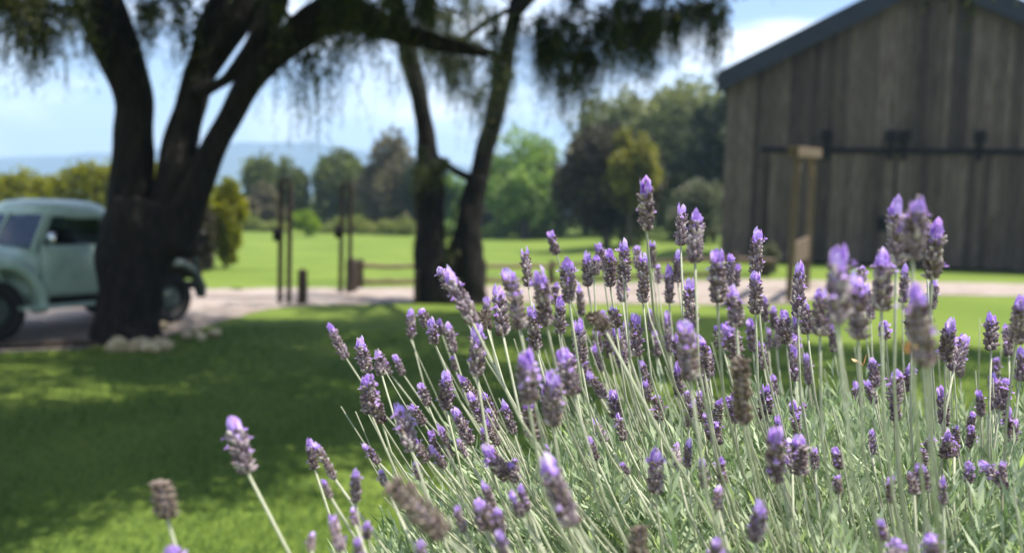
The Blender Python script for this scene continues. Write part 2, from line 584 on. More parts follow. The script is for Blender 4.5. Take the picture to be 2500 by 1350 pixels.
# big tree, three limbs, about 10.5 m off
T1 = on_ground(325, 832)
d1 = 11.15
trunk1 = [[(314, 880, 98), (312, 835, 90), (308, 795, 74), (308, 720, 68), (314, 640, 72), (324, 560, 75), (334, 490, 62)],
          [(345, 870, 54), (340, 830, 52), (338, 750, 52), (346, 670, 60), (372, 590, 66), (408, 510, 62)]]
limbs1 = [
    [(316, 640, 66), (318, 540, 58), (322, 430, 50), (327, 330, 46), (324, 235, 48), (296, 140, 54), (258, 50, 56), (228, -30, 56, 0.1), (190, -140, 50, 0.2), (130, -300, 40, 0.4), (70, -470, 26, 0.6)],
    [(392, 620, 70), (408, 520, 50), (426, 430, 46), (441, 350, 42, 0.1), (455, 290, 36, 0.1), (476, 220, 38, 0.2), (494, 165, 40, 0.25), (530, 95, 50, 0.3), (570, 20, 58, 0.4), (600, -60, 54, 0.6), (630, -200, 42, 0.8), (640, -400, 26, 1.2)],
    [(405, 600, 66), (440, 520, 54), (482, 440, 42), (516, 375, 33), (552, 305, 28), (594, 228, 30), (634, 170, 34), (700, 105, 40, -0.1), (785, 45, 44, -0.2), (870, 45, 34, -0.3), (980, 80, 26, -0.4), (1090, 112, 20, -0.5), (1190, 130, 12, -0.5)],
    [(480, 232, 18), (515, 216, 14), (555, 192, 14), (592, 150, 20), (640, 80, 28, 0.1), (672, 0, 32, 0.2), (700, -100, 28, 0.3), (760, -260, 18, 0.4)],
    [(770, 55, 36, -0.2), (830, -20, 34, -0.5), (900, -120, 26, -0.9), (980, -240, 18, -1.4)],
    [(215, -60, 30), (120, -70, 22, -0.5), (20, -60, 16, -0.9), (-120, -40, 10, -1.3)],
]
cl1 = [
    pc(50, -25, 75, 90, 10.0, 150, (0.3, 0.75)), pc(120, 20, 50, 60, 10.3, 60, (0.2, 0.6)), pc(10, -60, 70, 60, 10.5, 90, (0.3, 0.8)),
    pc(170, 10, 40, 40, 10.8, 30, (0.2, 0.6)), pc(80, 80, 50, 30, 10.2, 20, (0.3, 0.6)),
    pc(390, 0, 60, 40, 10.8, 40, (0.2, 0.55)), pc(450, 40, 40, 50, 11.0, 28, (0.3, 0.8)), pc(350, 50, 30, 40, 11.2, 12, (0.2, 0.6)),
    pc(440, -20, 90, 40, 11.4, 50, (0.2, 0.5)), pc(235, 80, 20, 50, 10.3, 6, (0.2, 0.5)),
    pc(700, 130, 40, 40, 11.4, 12, (0.4, 0.9)), pc(770, 110, 60, 50, 11.6, 34, (0.5, 1.1)), pc(820, 110, 40, 50, 11.8, 16, (0.3, 0.8)),
    pc(690, 10, 30, 50, 10.6, 18, (0.1, 0.35)), pc(850, 0, 90, 45, 10.2, 110, (0.2, 0.6)), pc(940, 20, 70, 50, 10.4, 100, (0.2, 0.55)), pc(1010, -10, 60, 60, 10.8, 60, (0.2, 0.6)),
]
# crown above the picture
n1 = len(cl1)
for k in range(150):
    a_ = rng.uniform(0, 6.28); r_ = math.sqrt(rng.uniform(0.02, 1))
    x = -3.6 + 5.9 * r_ * math.cos(a_); y = 9.0 + 5.3 * r_ * math.sin(a_)
    ztop = 1.75 + 0.255 * y + 0.032 * (-x)
    z = ztop + 0.9 + rng.uniform(0.1, 1) * (3.2 * (1 - r_ * 0.6))
    cl1.append(((x, y, z), (0.85, 0.85, 0.5), 95, (0.3, 0.85)))
for k in range(200):
    x = rng.uniform(-6.5, 1.5); y = rng.uniform(3.7, 7.6)
    if x > 0.3 - 0.85 * (6 - y): continue
    z = 1.75 + 0.255 * y - 0.032 * x + 0.9 + rng.uniform(0.1, 1.2)
    cl1.append(((x, y, z), (0.85, 0.85, 0.5), 80, (0.3, 0.85)))
OPEN = [(140, 930, 0.42), (590, 915, 0.45), (700, 1105, 0.35), (60, 1060, 0.3), (650, 1340, 0.85), (800, 1260, 0.8), (900, 1290, 0.85), (2350, 745, 1.1), (2300, 830, 0.85), (2460, 900, 0.6), (2150, 742, 0.8)]
OPEN = [(on_ground(a_, b_)[:2], r_) for a_, b_, r_ in OPEN]
def thin(cl, n_low):
    sx, sy = SUN_DIR.x / SUN_DIR.z, SUN_DIR.y / SUN_DIR.z
    out = list(cl[:n_low])
    for c in cl[n_low:]:
        if c[0][1] < 6.6 and c[0][0] > 0.3 - 0.85 * (6 - c[0][1]): continue
        g = np.array([c[0][0] - sx * (c[0][2] - 0.3), c[0][1] - sy * (c[0][2] - 0.3)])
        if all(np.hypot(*(g - o)) > r_ for o, r_ in OPEN): out.append(c)
    return out
cl1 = thin(cl1, n1)
pepper_tree(T1, 'huge dark weeping tree with three leaning limbs beside the pale green pickup', d1, trunk1, limbs1, cl1, n1)

# second tree, two stems, about 17 m off
T2 = on_ground(1098, 730)
d2 = 16.9
trunk2 = [[(1056, 760, 50), (1054, 720, 44), (1052, 640, 40), (1050, 540, 36), (1049, 450, 33), (1044, 370, 25)],
          [(1152, 760, 44), (1150, 715, 38), (1146, 640, 36), (1142, 580, 34), (1152, 500, 29), (1168, 430, 26)],
          [(1078, 740, 44), (1092, 690, 40), (1112, 630, 30), (1134, 575, 26)]]
limbs2 = [
    [(1046, 400, 28), (1038, 320, 22), (1022, 230, 22), (1002, 150, 23), (984, 80, 24, -0.2), (962, 0, 22, -0.4), (930, -110, 18, -0.6), (880, -240, 11, -0.8)],
    [(1160, 470, 27), (1184, 370, 23), (1208, 280, 23), (1224, 200, 24), (1238, 120, 20, -0.3), (1252, 50, 17, -0.6), (1264, -20, 15, -1.0), (1295, -140, 12, -1.8), (1340, -260, 8, -2.4)],
    [(1060, 382, 9), (1112, 418, 9), (1160, 440, 12)],
    [(1230, 150, 10), (1170, 118, 10), (1110, 104, 12, 0.3), (1040, 90, 12, 0.5), (980, 60, 10, 0.5)],
    [(1255, 40, 15, -0.7), (1340, -50, 15, -2.0), (1450, -90, 13, -3.0), (1580, -100, 11, -3.8), (1720, -80, 8, -4.4)],
    [(1120, 110, 8, 0.2), (1180, 60, 8), (1250, 20, 7, -0.3)],
]
cl2 = [
    pc(1090, 75, 70, 70, 14.8, 130, (0.4, 0.9)), pc(1130, 150, 60, 40, 15.2, 80, (0.3, 0.7)), pc(1060, 10, 80, 50, 15.5, 90, (0.3, 0.8)), pc(1150, 0, 50, 50, 16, 40, (0.3, 0.8)),
    pc(1330, 55, 60, 80, 13.4, 150, (0.4, 1.0)), pc(1405, 110, 38, 80, 13.2, 130, (0.4, 0.9)), pc(1340, 100, 40, 40, 13.6, 40, (0.3, 0.6)), pc(1480, 45, 80, 60, 13.0, 170, (0.4, 0.9)),
    pc(1570, 35, 80, 55, 12.8, 170, (0.3, 0.8)), pc(1665, 15, 70, 45, 12.6, 120, (0.3, 0.7)), pc(1740, 30, 40, 50, 12.5, 60, (0.35, 0.7)), pc(1765, 50, 14, 40, 12.5, 14, (0.2, 0.5)), pc(1500, 90, 60, 40, 13.2, 50, (0.2, 0.6)),
    pc(1050, 420, 38, 34, 16.4, 190, (0.1, 0.35), 0.45), pc(1020, 470, 22, 40, 16.8, 26, (0.2, 0.5), 0.3),
    pc(1215, 160, 40, 40, 16.4, 40, (0.3, 0.9)), pc(1200, 220, 40, 50, 17.2, 16, (0.5, 1.2)), pc(1160, 180, 40, 40, 16.8, 18, (0.3, 0.8)), pc(960, 130, 40, 60, 16.6, 14, (0.4, 0.9)),
    pc(1440, 180, 60, 30, 13.4, 12, (0.4, 0.8)), pc(1560, 110, 50, 40, 13.4, 26, (0.3, 0.7)), pc(900, -20, 80, 40, 15, 40, (0.3, 0.8)),
    pc(1095, 610, 34, 40, 16.7, 36, (0.1, 0.3), 0.3), pc(1030, 600, 12, 60, 17.2, 14, (0.2, 0.5), 0.3),
]
n2 = len(cl2)
for k in range(175):
    a_ = rng.uniform(0, 6.28); r_ = math.sqrt(rng.uniform(0.02, 1))
    x = 3.6 + 5.6 * r_ * math.cos(a_); y = 10.9 + 4.6 * r_ * math.sin(a_)
    ztop = 1.75 + 0.255 * y + 0.032 * (-x)
    z = ztop + 0.9 + rng.uniform(0.1, 1) * (3.0 * (1 - r_ * 0.6))
    cl2.append(((x, y, z), (0.85, 0.85, 0.5), 95, (0.3, 0.85)))
cl2 = thin(cl2, n2)
pepper_tree(T2, 'slender twin-stemmed weeping tree standing beside the dirt drive', d2, trunk2, limbs2, cl2, n2)

# ------------------------------------------------------------------ barn
C0 = at(1757, 632, 27.5)
BZ = float(C0[2])
barn = empty('barn', (C0[0], C0[1], BZ), math.radians(-18))
tag(barn, 'weathered grey-brown plank barn with dark roof and sliding doors', 'barn')
BW, BD, EAVE, SL = 10.9, 7.5, 5.55, 0.505
def gable(t):
    return EAVE + SL * min(t, BW - t)
RAIL = 3.3
# backing walls
bm = bmesh.new()
pr = [(0.02, 0.06), (BW - 0.02, 0.06), (BW - 0.02, EAVE - 0.03), (BW / 2, EAVE + SL * BW / 2 - 0.05), (0.02, EAVE - 0.03)]
vf = [bm.verts.new((x, 0.05, z)) for x, z in pr]; vb = [bm.verts.new((x, BD, z)) for x, z in pr]
bm.faces.new(vf); bm.faces.new(vb[::-1])
for k in range(5):
    bm.faces.new([vf[k], vf[(k + 1) % 5], vb[(k + 1) % 5], vb[k]])
link('wall', bm_mesh(bm, 'barn_wall'), M['wood_old'], barn)
def plank_mesh(wd, h0, zl, zr, th):
    """vertical board, foot at h0, top sloping from zl to zr"""
    bm = bmesh.new()
    e = 0.006
    f = [(e, 0, h0), (wd - e, 0, h0), (wd - e, 0, zr), (e, 0, zl)]
    a_ = [bm.verts.new((x, -th, z)) for x, y, z in f]; b_ = [bm.verts.new((x, 0.045, z)) for x, y, z in f]
    bm.faces.new(a_); bm.faces.new(b_[::-1])
    for k in range(4):
        bm.faces.new([a_[k], b_[k], b_[(k + 1) % 4], a_[(k + 1) % 4]])
    return bm_mesh(bm, 'plank')
t = 0.0
DOOR0, DOOR1 = 1.35, 10.2
while t < BW - 0.02:
    wd = min(random.choice((0.17, 0.2, 0.23, 0.26)), BW - t)
    z0 = 0.0 if (t < DOOR0 - 0.2 or t > DOOR1) else RAIL - 0.35
    th = random.uniform(0.0, 0.022)
    if t < BW / 2 < t + wd:
        wd = BW / 2 - t
    o = link('plank', plank_mesh(wd, z0 + (random.uniform(-0.03, 0.05) if z0 == 0 else 0), gable(t), gable(t + wd), th), M['wood_old'], barn, (t, 0, 0))
    t += wd
def door(x0, x1):
    dr = empty('door', (x0, -0.09, 0.0)); dr.parent = barn
    t = 0.0; W = x1 - x0
    link('backing', box_mesh('backing', (W / 2, 0.03, RAIL / 2 + 0.02), (W - 0.02, 0.02, RAIL - 0.12)), M['wood_dark'], dr)
    while t < W - 0.02:
        wd = min(random.choice((0.17, 0.2, 0.23, 0.26)), W - t)
        bz = random.uniform(0.03, 0.09)
        link('plank', plank_mesh(wd, bz, RAIL - 0.06, RAIL - 0.06, random.uniform(0, 0.02)), M['wood_old'], dr, (t, 0, 0))
        t += wd
    return dr
dA = door(DOOR0, 4.78); dB = door(4.84, 8.27); dC = door(8.33, DOOR1)
link('handle', box_mesh('handle', (3.2, -0.05, 1.22), (0.34, 0.06, 0.40), 0.02), M['iron'], dA)
link('edge_board', box_mesh('edge_board', (2.45, -0.05, 0.78), (0.2, 0.03, 1.4), 0.01), M['wood_dark'], dB)
link('door_rail', box_mesh('door_rail', ((DOOR0 - 0.1 + DOOR1) / 2, -0.17, RAIL), (DOOR1 - DOOR0 + 0.5, 0.035, 0.15), 0.005), M['iron'], barn)
def hanger(x):
    bm = bmesh.new()
    add_box(bm, (0, 0, -0.18), (0.14, 0.03, 0.52), None, 0.006)
    g = bmesh.ops.create_cone(bm, cap_ends=True, segments=14, radius1=0.16, radius2=0.16, depth=0.06)
    bmesh.ops.transform(bm, matrix=Matrix.Translation((0, -0.02, 0.16)) @ Matrix.Rotation(math.pi / 2, 4, 'X'), verts=g['verts'])
    add_box(bm, (0, 0.03, 0.24), (0.30, 0.05, 0.30), None, 0.01)
    link('hanger', bm_mesh(bm, 'hanger'), M['iron'], barn, (x, -0.22, RAIL + 0.18))
for x in (2.9, 4.62, 4.98, 6.9, 8.6):
    hanger(x)
# roof: two slabs, standing seams, bargeboards
ov, oe = 0.35, 0.28
for s in (0, 1):
    bm = bmesh.new()
    xe = -oe if s == 0 else BW + oe
    ze = EAVE - SL * oe
    ap = (BW / 2, EAVE + SL * BW / 2)
    pts = [(xe, ze + 0.02), (ap[0], ap[1] + 0.02), (ap[0], ap[1] + 0.14), (xe, ze + 0.14)]
    a_ = [bm.verts.new((x, -ov, z)) for x, z in pts]; b_ = [bm.verts.new((x, BD + ov, z)) for x, z in pts]
    bm.faces.new(a_); bm.faces.new(b_[::-1])
    for k in range(4):
        bm.faces.new([a_[k], b_[k], b_[(k + 1) % 4], a_[(k + 1) % 4]])
    rf = link('roof', bm_mesh(bm, 'roof'), M['roof'], barn)
    for q in range(12):
        yq = -ov + 0.2 + q * 0.68
        L = math.hypot(ap[0] - xe, ap[1] - ze); an = math.atan2(ap[1] - ze, ap[0] - xe)
        rot = Matrix.Rotation(-an if s == 0 else -an, 3, 'Y')
        link('seam', box_mesh('seam', ((xe + ap[0]) / 2, yq, (ze + ap[1]) / 2 + 0.17), (L - 0.05, 0.03, 0.05), 0, rot), M['roof'], rf)
    bm = bmesh.new()
    pts = [(xe, ze - 0.46), (ap[0], ap[1] - 0.46), (ap[0], ap[1] + 0.16), (xe, ze + 0.16)]
    a_ = [bm.verts.new((x, -ov - 0.05, z)) for x, z in pts]; b_ = [bm.verts.new((x, -ov - 0.003, z)) for x, z in pts]
    bm.faces.new(a_); bm.faces.new(b_[::-1])
    for k in range(4):
        bm.faces.new([a_[k], b_[k], b_[(k + 1) % 4], a_[(k + 1) % 4]])
    link('bargeboard', bm_mesh(bm, 'bargeboard'), M['roof'], barn)
    link('gutter', box_mesh('gutter', (xe + (0.05 if s else -0.05), BD / 2, ze + 0.0), (0.1, BD + 0.6, 0.12), 0.02), M['roof'], barn)

# ------------------------------------------------------------------ timber frame, fence, posts, bench
def beam_between(p, q, w, h, bevel=0.008):
    p = Vector([float(v) for v in p]); q = Vector([float(v) for v in q])
    d = q - p
    rot = d.to_track_quat('X', 'Z').to_matrix()
    bm = bmesh.new()
    add_box(bm, (p + q) / 2, (d.length, w, h), rot, bevel)
    return bm_mesh(bm, 'beam')
A0 = on_ground(1926, 738)
fr = empty('timber_frame', A0)
tag(fr, 'narrow tan timber frame of two posts and a top beam before the barn', 'frame')
b = Vector(A0)
B0 = Vector(at(1968, 700, 17.8)); B0.z = float(terrain(B0.x, B0.y))
top = 2.62
for p in (Vector(A0), B0):
    link('post', beam_between(p - b - Vector((0, 0, 0.1)), p - b + Vector((0, 0, top)), 0.105, 0.105), M['wood_post'], fr)
dv = (B0 - Vector(A0)); dv.z = 0; dv.normalize()
e0 = Vector((0, 0, top + 0.09)) - dv * 0.35; e1 = (B0 - b) + Vector((0, 0, top + 0.09)) + dv * 0.35
link('top_beam', beam_between(e0, e1, 0.2, 0.18), M['wood_post'], fr)
link('cross_rail', beam_between(Vector((0, 0, 0.86)), (B0 - b) + Vector((0, 0, 0.86)), 0.06, 0.42), M['wood_post'], fr)
for p, sgn in ((Vector((0, 0, 0)), 1), (B0 - b, -1)):
    link('brace', beam_between(p + Vector((0, 0, 2.2)), p + Vector((0, 0, top)) + dv * 0.38 * sgn, 0.07, 0.07), M['wood_post'], fr)

def log_path(p, q, r, sag=0.01, sides=9):
    p = np.asarray(p, float); q = np.asarray(q, float)
    t = np.linspace(0, 1, 9)[:, None]
    P = p + (q - p) * t + rng.normal(0, 0.008, (9, 3))
    return P, r * (1 + 0.08 * rng.normal(size=9))
# low two-rail fence on the far side of the drive
fp = [on_ground(x, y) for x, y in ((880, 702), (1020, 701), (1180, 699), (1345, 696), (1500, 691), (1650, 686), (1790, 682))]
fence = empty('rail_fence', fp[0])
tag(fence, 'low two-rail log fence running along the far edge of the drive', 'fence')
b = np.array(fp[0])
for p in fp:
    mb = MB(); P, R = log_path(p - b + (0, 0, -0.1), p - b + (0, 0, 0.58), 0.07); mb.tube(P, R, 9, 0.04)
    link('post', mb.mesh('post'), M['wood_dark'], fence)
for p, q in zip(fp[:-1], fp[1:]):
    for z in (0.13, 0.46):
        mb = MB(); P, R = log_path(p - b + (0, -0.03, z), q - b + (0, -0.03, z), 0.05); mb.tube(P, R, 8, 0.04)
        link('rail', mb.mesh('rail'), M['wood_log'], fence)

# garden gateposts: each a pair of tall timbers with a cap, a short bollard beside
def gatepost(px, py, d_top, lab, dark):
    g0 = on_ground(px, py)
    dist = g0[1]
    s = dist / FPX
    root = empty('gatepost', g0)
    tag(root, lab, 'gatepost', 'gateposts beside the drive')
    H = d_top
    for k, dx in enumerate((-9 * s, 12 * s)):
        link('post', box_mesh('post', (dx, 0.03 * k, H / 2 - 0.05), (0.075, 0.09, H + 0.1 - 0.06 * k), 0.008), M['wood_dark'], root)
    link('cap', box_mesh('cap', (1.5 * s, 0.015, H + 0.02), (33 * s, 0.16, 0.06), 0.008), M['wood_dark'], root)
    link('lantern', lantern_mesh(), M['iron'], root, (-17 * s, -0.05, 1.18))
    return root
def lantern_mesh():
    bm = bmesh.new()
    add_box(bm, (0, 0, 0), (0.11, 0.11, 0.16), None, 0.01)
    g = bmesh.ops.create_cone(bm, cap_ends=True, segments=4, radius1=0.11, radius2=0.02, depth=0.08)
    bmesh.ops.transform(bm, matrix=Matrix.Translation((0, 0, 0.125)) @ Matrix.Rotation(math.pi / 4, 4, 'Z'), verts=g['verts'])
    add_box(bm, (0.06, 0, 0.02), (0.06, 0.03, 0.03))
    return bm_mesh(bm, 'lantern')
gatepost(692, 742, 2.12, 'tall dark twin-timber gatepost at the near edge of the drive', 1)
gatepost(840, 716, 2.15, 'tall dark twin-timber gatepost at the far edge of the drive', 0)
def bollard(px, py, h, r, lab):
    g0 = on_ground(px, py)
    mb = MB()
    z = np.array([-0.1, 0.02, 0.1, h * 0.5, h - 0.06, h - 0.02, h])
    P = np.stack([0.004 * np.sin(z * 9), 0 * z, z], -1)
    mb.tube(P, r * np.array([1.04, 1.04, 1.02, 1.0, 0.98, 0.93, 0.8]), 14, 0.03)
    o = link('bollard', mb.mesh('bollard'), M['wood_dark'], None, [float(v) for v in g0])
    tag(o, lab, 'bollard', 'stout wooden bollards by the gateposts')
bollard(738, 742, 0.60, 0.085, 'short stout dark bollard on the lawn edge beside a twin-timber gatepost')
bollard(858, 712, 0.66, 0.12, 'short stout brown bollard across the drive beside a twin-timber gatepost')
bollard(1016, 740, 0.62, 0.05, 'slim dark bollard at the foot of the twin-stemmed tree')

# low log bench by the barn
g0 = at(1762, 672, 20.5); g0[2] = float(terrain(g0[0], g0[1]))
bench = empty('log_bench', g0, math.radians(-6))
tag(bench, 'low bench of one split log on two blocks near the barn corner', 'bench')
bm = bmesh.new(); add_box(bm, (0.5, 0, 0.40), (1.35, 0.36, 0.12), None, 0.02)
link('seat', bm_mesh(bm, 'seat'), M['wood_post'], bench)
for x in (0.05, 0.95):
    link('leg', box_mesh('leg', (x, 0, 0.17), (0.2, 0.28, 0.36), 0.02), M['wood_dark'], bench)

# log edging in front of the pickup
def log_thing(px0, py0, px1, py1, r, lab):
    p = on_ground(px0, py0); q = on_ground(px1, py1)
    mb = MB()
    P, R = log_path((0, 0, r * 0.8), q - p + (0, 0, r * 0.8), r)
    mb.tube(P, R, 11, 0.04)
    o = link('edging_log', mb.mesh('edging_log'), M['wood_dark'], None, [float(v) for v in p])
    tag(o, lab, 'log')
log_thing(-60, 856, 225, 846, 0.05, 'dark edging log where the lawn meets the dirt beside the big tree')

# stones round the foot of the big tree
def rock_mesh(sx, sy, sz, seed):
    bm = bmesh.new()
    bmesh.ops.create_icosphere(bm, subdivisions=3, radius=1)
    r2 = np.random.default_rng(seed)
    ks = r2.normal(0, 1.6, (6, 3)); ph = r2.uniform(0, 6.28, 6)
    pl = r2.normal(size=(5, 3)); pl /= np.linalg.norm(pl, axis=1)[:, None]
    for v in bm.verts:
        c = np.array(v.co)
        f = 1 + 0.07 * sum(math.sin(k @ c + p) for k, p in zip(ks, ph))
        c = c * f
        for n_ in pl:
            dd = c @ n_ - 0.72
            if dd > 0: c = c - n_ * dd * 0.85
        v.co = (c[0] * sx, c[1] * sy, c[2] * sz)
    return bm_mesh(bm, 'rock', False)
rocks = [(285, 848, 44, 30), (330, 846, 36, 24), (368, 848, 42, 26), (405, 845, 34, 24), (308, 832, 30, 20), (350, 832, 30, 18), (388, 832, 26, 18)]
for k, (px, py, w_, h_) in enumerate(rocks):
    g0 = on_ground(px, py + 10); s = 1.2 * g0[1] / FPX
    o = link('stone', rock_mesh(w_ * s * 0.55, w_ * s * 0.45, h_ * s * 0.62, 20 + k), M['stone'], None, (g0[0], g0[1], h_ * s * 0.42))
    o.rotation_euler = (0, 0, k * 1.3)
    tag(o, 'pale sunlit stone heaped against the foot of the big three-limbed tree', 'stone', 'stones at the foot of the big tree')
for k, (px, py, w_, h_) in enumerate([(398, 806, 22, 24), (455, 826, 34, 24), (490, 828, 26, 24), (522, 820, 32, 22), (478, 812, 26, 16)]):
    g0 = on_ground(px, py + 3); s = g0[1] / FPX
    o = link('stone', rock_mesh(w_ * s * 0.55, w_ * s * 0.5, h_ * s * 0.6, 40 + k), M['stone'], None, (g0[0], g0[1], h_ * s * 0.42))
    o.rotation_euler = (0, 0, k * 1.9)
    tag(o, 'greyish stone on the lawn edge, apart from the heap at the big tree', 'stone', 'stones strung out along the lawn edge')

# ------------------------------------------------------------------ vintage pickup
def paint_mat():
    m = noise_mat('truck_paint', (0.30, 0.43, 0.37), (0.42, 0.56, 0.48), 3.0, 0.42, 0.05, c3=(0.47, 0.61, 0.53), spec=0.5, bump_dist=0.004, coat=0.25)
    return m
M['paint'] = paint_mat()
M['rim'] = noise_mat('rim_and_shade_paint', (0.05, 0.07, 0.06), (0.09, 0.12, 0.105), 8, 0.6, 0.1, spec=0.4)
M['rubber'] = noise_mat('rubber', (0.012, 0.012, 0.013), (0.03, 0.03, 0.03), 20, 0.8, 0.3, spec=0.3)
M['chrome'] = noise_mat('chrome', (0.55, 0.55, 0.55), (0.68, 0.68, 0.66), 8, 0.22, 0.05, metallic=1.0)
M['seat_cloth'] = noise_mat('seat_cloth', (0.05, 0.035, 0.025), (0.10, 0.075, 0.05), 30, 0.8, 0.2)
def glass_mat():
    m, nt, p = new_mat('truck_glass')
    p.inputs['Base Color'].default_value = (0.55, 0.62, 0.62, 1)
    p.inputs['Roughness'].default_value = 0.03
    tr = nt.nodes.new('ShaderNodeBsdfTransparent'); tr.inputs['Color'].default_value = (0.62, 0.70, 0.70, 1)
    gl = nt.nodes.new('ShaderNodeBsdfGlossy'); gl.inputs['Roughness'].default_value = 0.03
    fr = nt.nodes.new('ShaderNodeFresnel'); fr.inputs['IOR'].default_value = 1.6
    ad = nt.nodes.new('ShaderNodeMath'); ad.operation = 'ADD'; ad.inputs[1].default_value = 0.06
    nt.links.new(fr.outputs[0], ad.inputs[0])
    mix = nt.nodes.new('ShaderNodeMixShader')
    nt.links.new(ad.outputs[0], mix.inputs[0]); nt.links.new(tr.outputs[0], mix.inputs[1]); nt.links.new(gl.outputs[0], mix.inputs[2])
    nt.links.new(mix.outputs[0], nt.nodes['Material Output'].inputs['Surface'])
    return m
M['glass'] = glass_mat()
M['lens'] = noise_mat('lamp_lens', (0.7, 0.7, 0.66), (0.8, 0.8, 0.76), 12, 0.12, 0.1, spec=0.6)
M['red_lens'] = noise_mat('red_lens', (0.25, 0.01, 0.01), (0.3, 0.015, 0.012), 12, 0.2, 0.1, spec=0.6)

def loft(sections, name, mat_, parent, subsurf=1, closed=True, solid=0.0):
    S = np.array(sections, float)
    n, k = S.shape[:2]
    V = S.reshape(-1, 3)
    F = []
    for i in range(n - 1):
        for j in range(k if closed else k - 1):
            F.append([i * k + j, i * k + (j + 1) % k, (i + 1) * k + (j + 1) % k, (i + 1) * k + j])
    bm = bmesh.new()
    vs = [bm.verts.new(v) for v in V]
    for f in F: bm.faces.new([vs[i] for i in f])
    if closed:
        bm.faces.new(vs[:k]); bm.faces.new(vs[-k:][::-1])
    me = bm_mesh(bm, name, True)
    o = link(name, me, mat_, parent)
    if solid: 
        md = o.modifiers.new('solid', 'SOLIDIFY'); md.thickness = solid
    if subsurf:
        md = o.modifiers.new('sub', 'SUBSURF'); md.levels = subsurf; md.render_levels = subsurf
    return o

PA = at(88, 600, 10.95)                # near-side foot of the windscreen pillar
heading = math.radians(180 + 61)       # nose to the image's lower side
tr_loc = np.array([PA[0], PA[1], 0.0])
fx, fy = math.cos(heading), math.sin(heading)
lx, ly = -fy, fx                       # vehicle left
# local point of the pillar foot is (0.66, 0.76)
tr_loc[0] -= fx * 0.62 + lx * 0.78; tr_loc[1] -= fy * 0.62 + ly * 0.78
truck = empty('pickup_truck', (tr_loc[0], tr_loc[1], 0.012), heading)
truck.scale = (0.98, 0.98, 0.96)
tag(truck, 'pale mint green vintage pickup with rounded cab parked behind the big tree', 'truck')

def cab_ring(x, w, zb, zt, b=0.04):
    return [(x, -w * 0.90, zb), (x, -w, zb + 0.10), (x, -w * 1.02, (zb + zt) / 2), (x, -w * 0.985, zt - 0.08), (x, -w * 0.93, zt), (x, w * 0.93, zt), (x, w * 0.985, zt - 0.08), (x, w * 1.02, (zb + zt) / 2), (x, w, zb + 0.10), (x, w * 0.90, zb)]
loft([cab_ring(-0.66, 0.68, 0.48, 1.14), cab_ring(-0.62, 0.78, 0.46, 1.17), cab_ring(-0.3, 0.81, 0.46, 1.18), cab_ring(0.3, 0.80, 0.46, 1.18), cab_ring(0.66, 0.74, 0.46, 1.17), cab_ring(0.86, 0.64, 0.50, 1.13)], 'cab_body', M['paint'], truck, 2)
# roof dome
bm = bmesh.new(); N = 14
grid = []
for i in range(N + 1):
    row = []
    for j in range(N + 1):
        u = -1 + 2 * i / N; v = -1 + 2 * j / N
        sq = math.sqrt(max(1 - 0.42 * v * v * abs(u) ** 2, 0)); sq2 = math.sqrt(max(1 - 0.42 * u * u * abs(v) ** 2, 0))
        x = -0.10 + 0.56 * u * sq; y = 0.71 * v * sq2
        z = 1.60 + 0.17 * (max(1 - abs(u) ** 3.2, 0) ** 0.5) * (max(1 - abs(v) ** 3.2, 0) ** 0.5)
        row.append(bm.verts.new((x, y, z)))
    grid.append(row)
for i in range(N):
    for j in range(N):
        bm.faces.new([grid[i][j], grid[i + 1][j], grid[i + 1][j + 1], grid[i][j + 1]])
bnd = [e for e in bm.edges if len(e.link_faces) == 1]
g = bmesh.ops.extrude_edge_only(bm, edges=bnd)
for v in [q for q in g['geom'] if isinstance(q, bmesh.types.BMVert)]:
    v.co.z -= 0.07; v.co.x = -0.10 + (v.co.x + 0.10) * 1.03; v.co.y *= 1.02
rf = link('cab_roof', bm_mesh(bm, 'cab_roof', True), M['paint'], truck)
md = rf.modifiers.new('solid', 'SOLIDIFY'); md.thickness = 0.03
# pillars
def pillar(name, p, q, w, parent=truck, th=0.05):
    bm = bmesh.new()
    p = Vector(p); q = Vector(q); d = q - p
    add_box(bm, (p + q) / 2, (d.length + 0.05, w, th), d.to_track_quat('X', 'Y').to_matrix(), 0.015)
    return link(name, bm_mesh(bm, name), M['paint'], parent)
for s in (-1, 1):
    pillar('windscreen_pillar', (0.64, 0.755 * s, 1.15), (0.40, 0.66 * s, 1.58), 0.065)
    # rear quarter of the cab, curved round to the back panel
    qs = []
    for z, f in ((1.14, 1.0), (1.30, 0.985), (1.45, 0.945), (1.58, 0.885)):
        qs.append([(-0.34, 0.785 * s * f, z), (-0.46, 0.78 * s * f, z), (-0.57, 0.745 * s * f, z), (-0.635 - (1 - f) * -0.3, 0.66 * s * f, z), (-0.655 - (1 - f) * -0.4, 0.5 * s * f, z)])
    loft(qs, 'cab_quarter', M['paint'], truck, 1, False, 0.03)
# back panel strip under/over the rear window
link('back_panel', box_mesh('back_panel', (-0.645, 0, 1.20), (0.03, 1.0, 0.14), 0.01), M['paint'], truck)
link('back_window', box_mesh('back_window', (-0.64, 0, 1.41), (0.008, 0.98, 0.28)), M['glass'], truck)
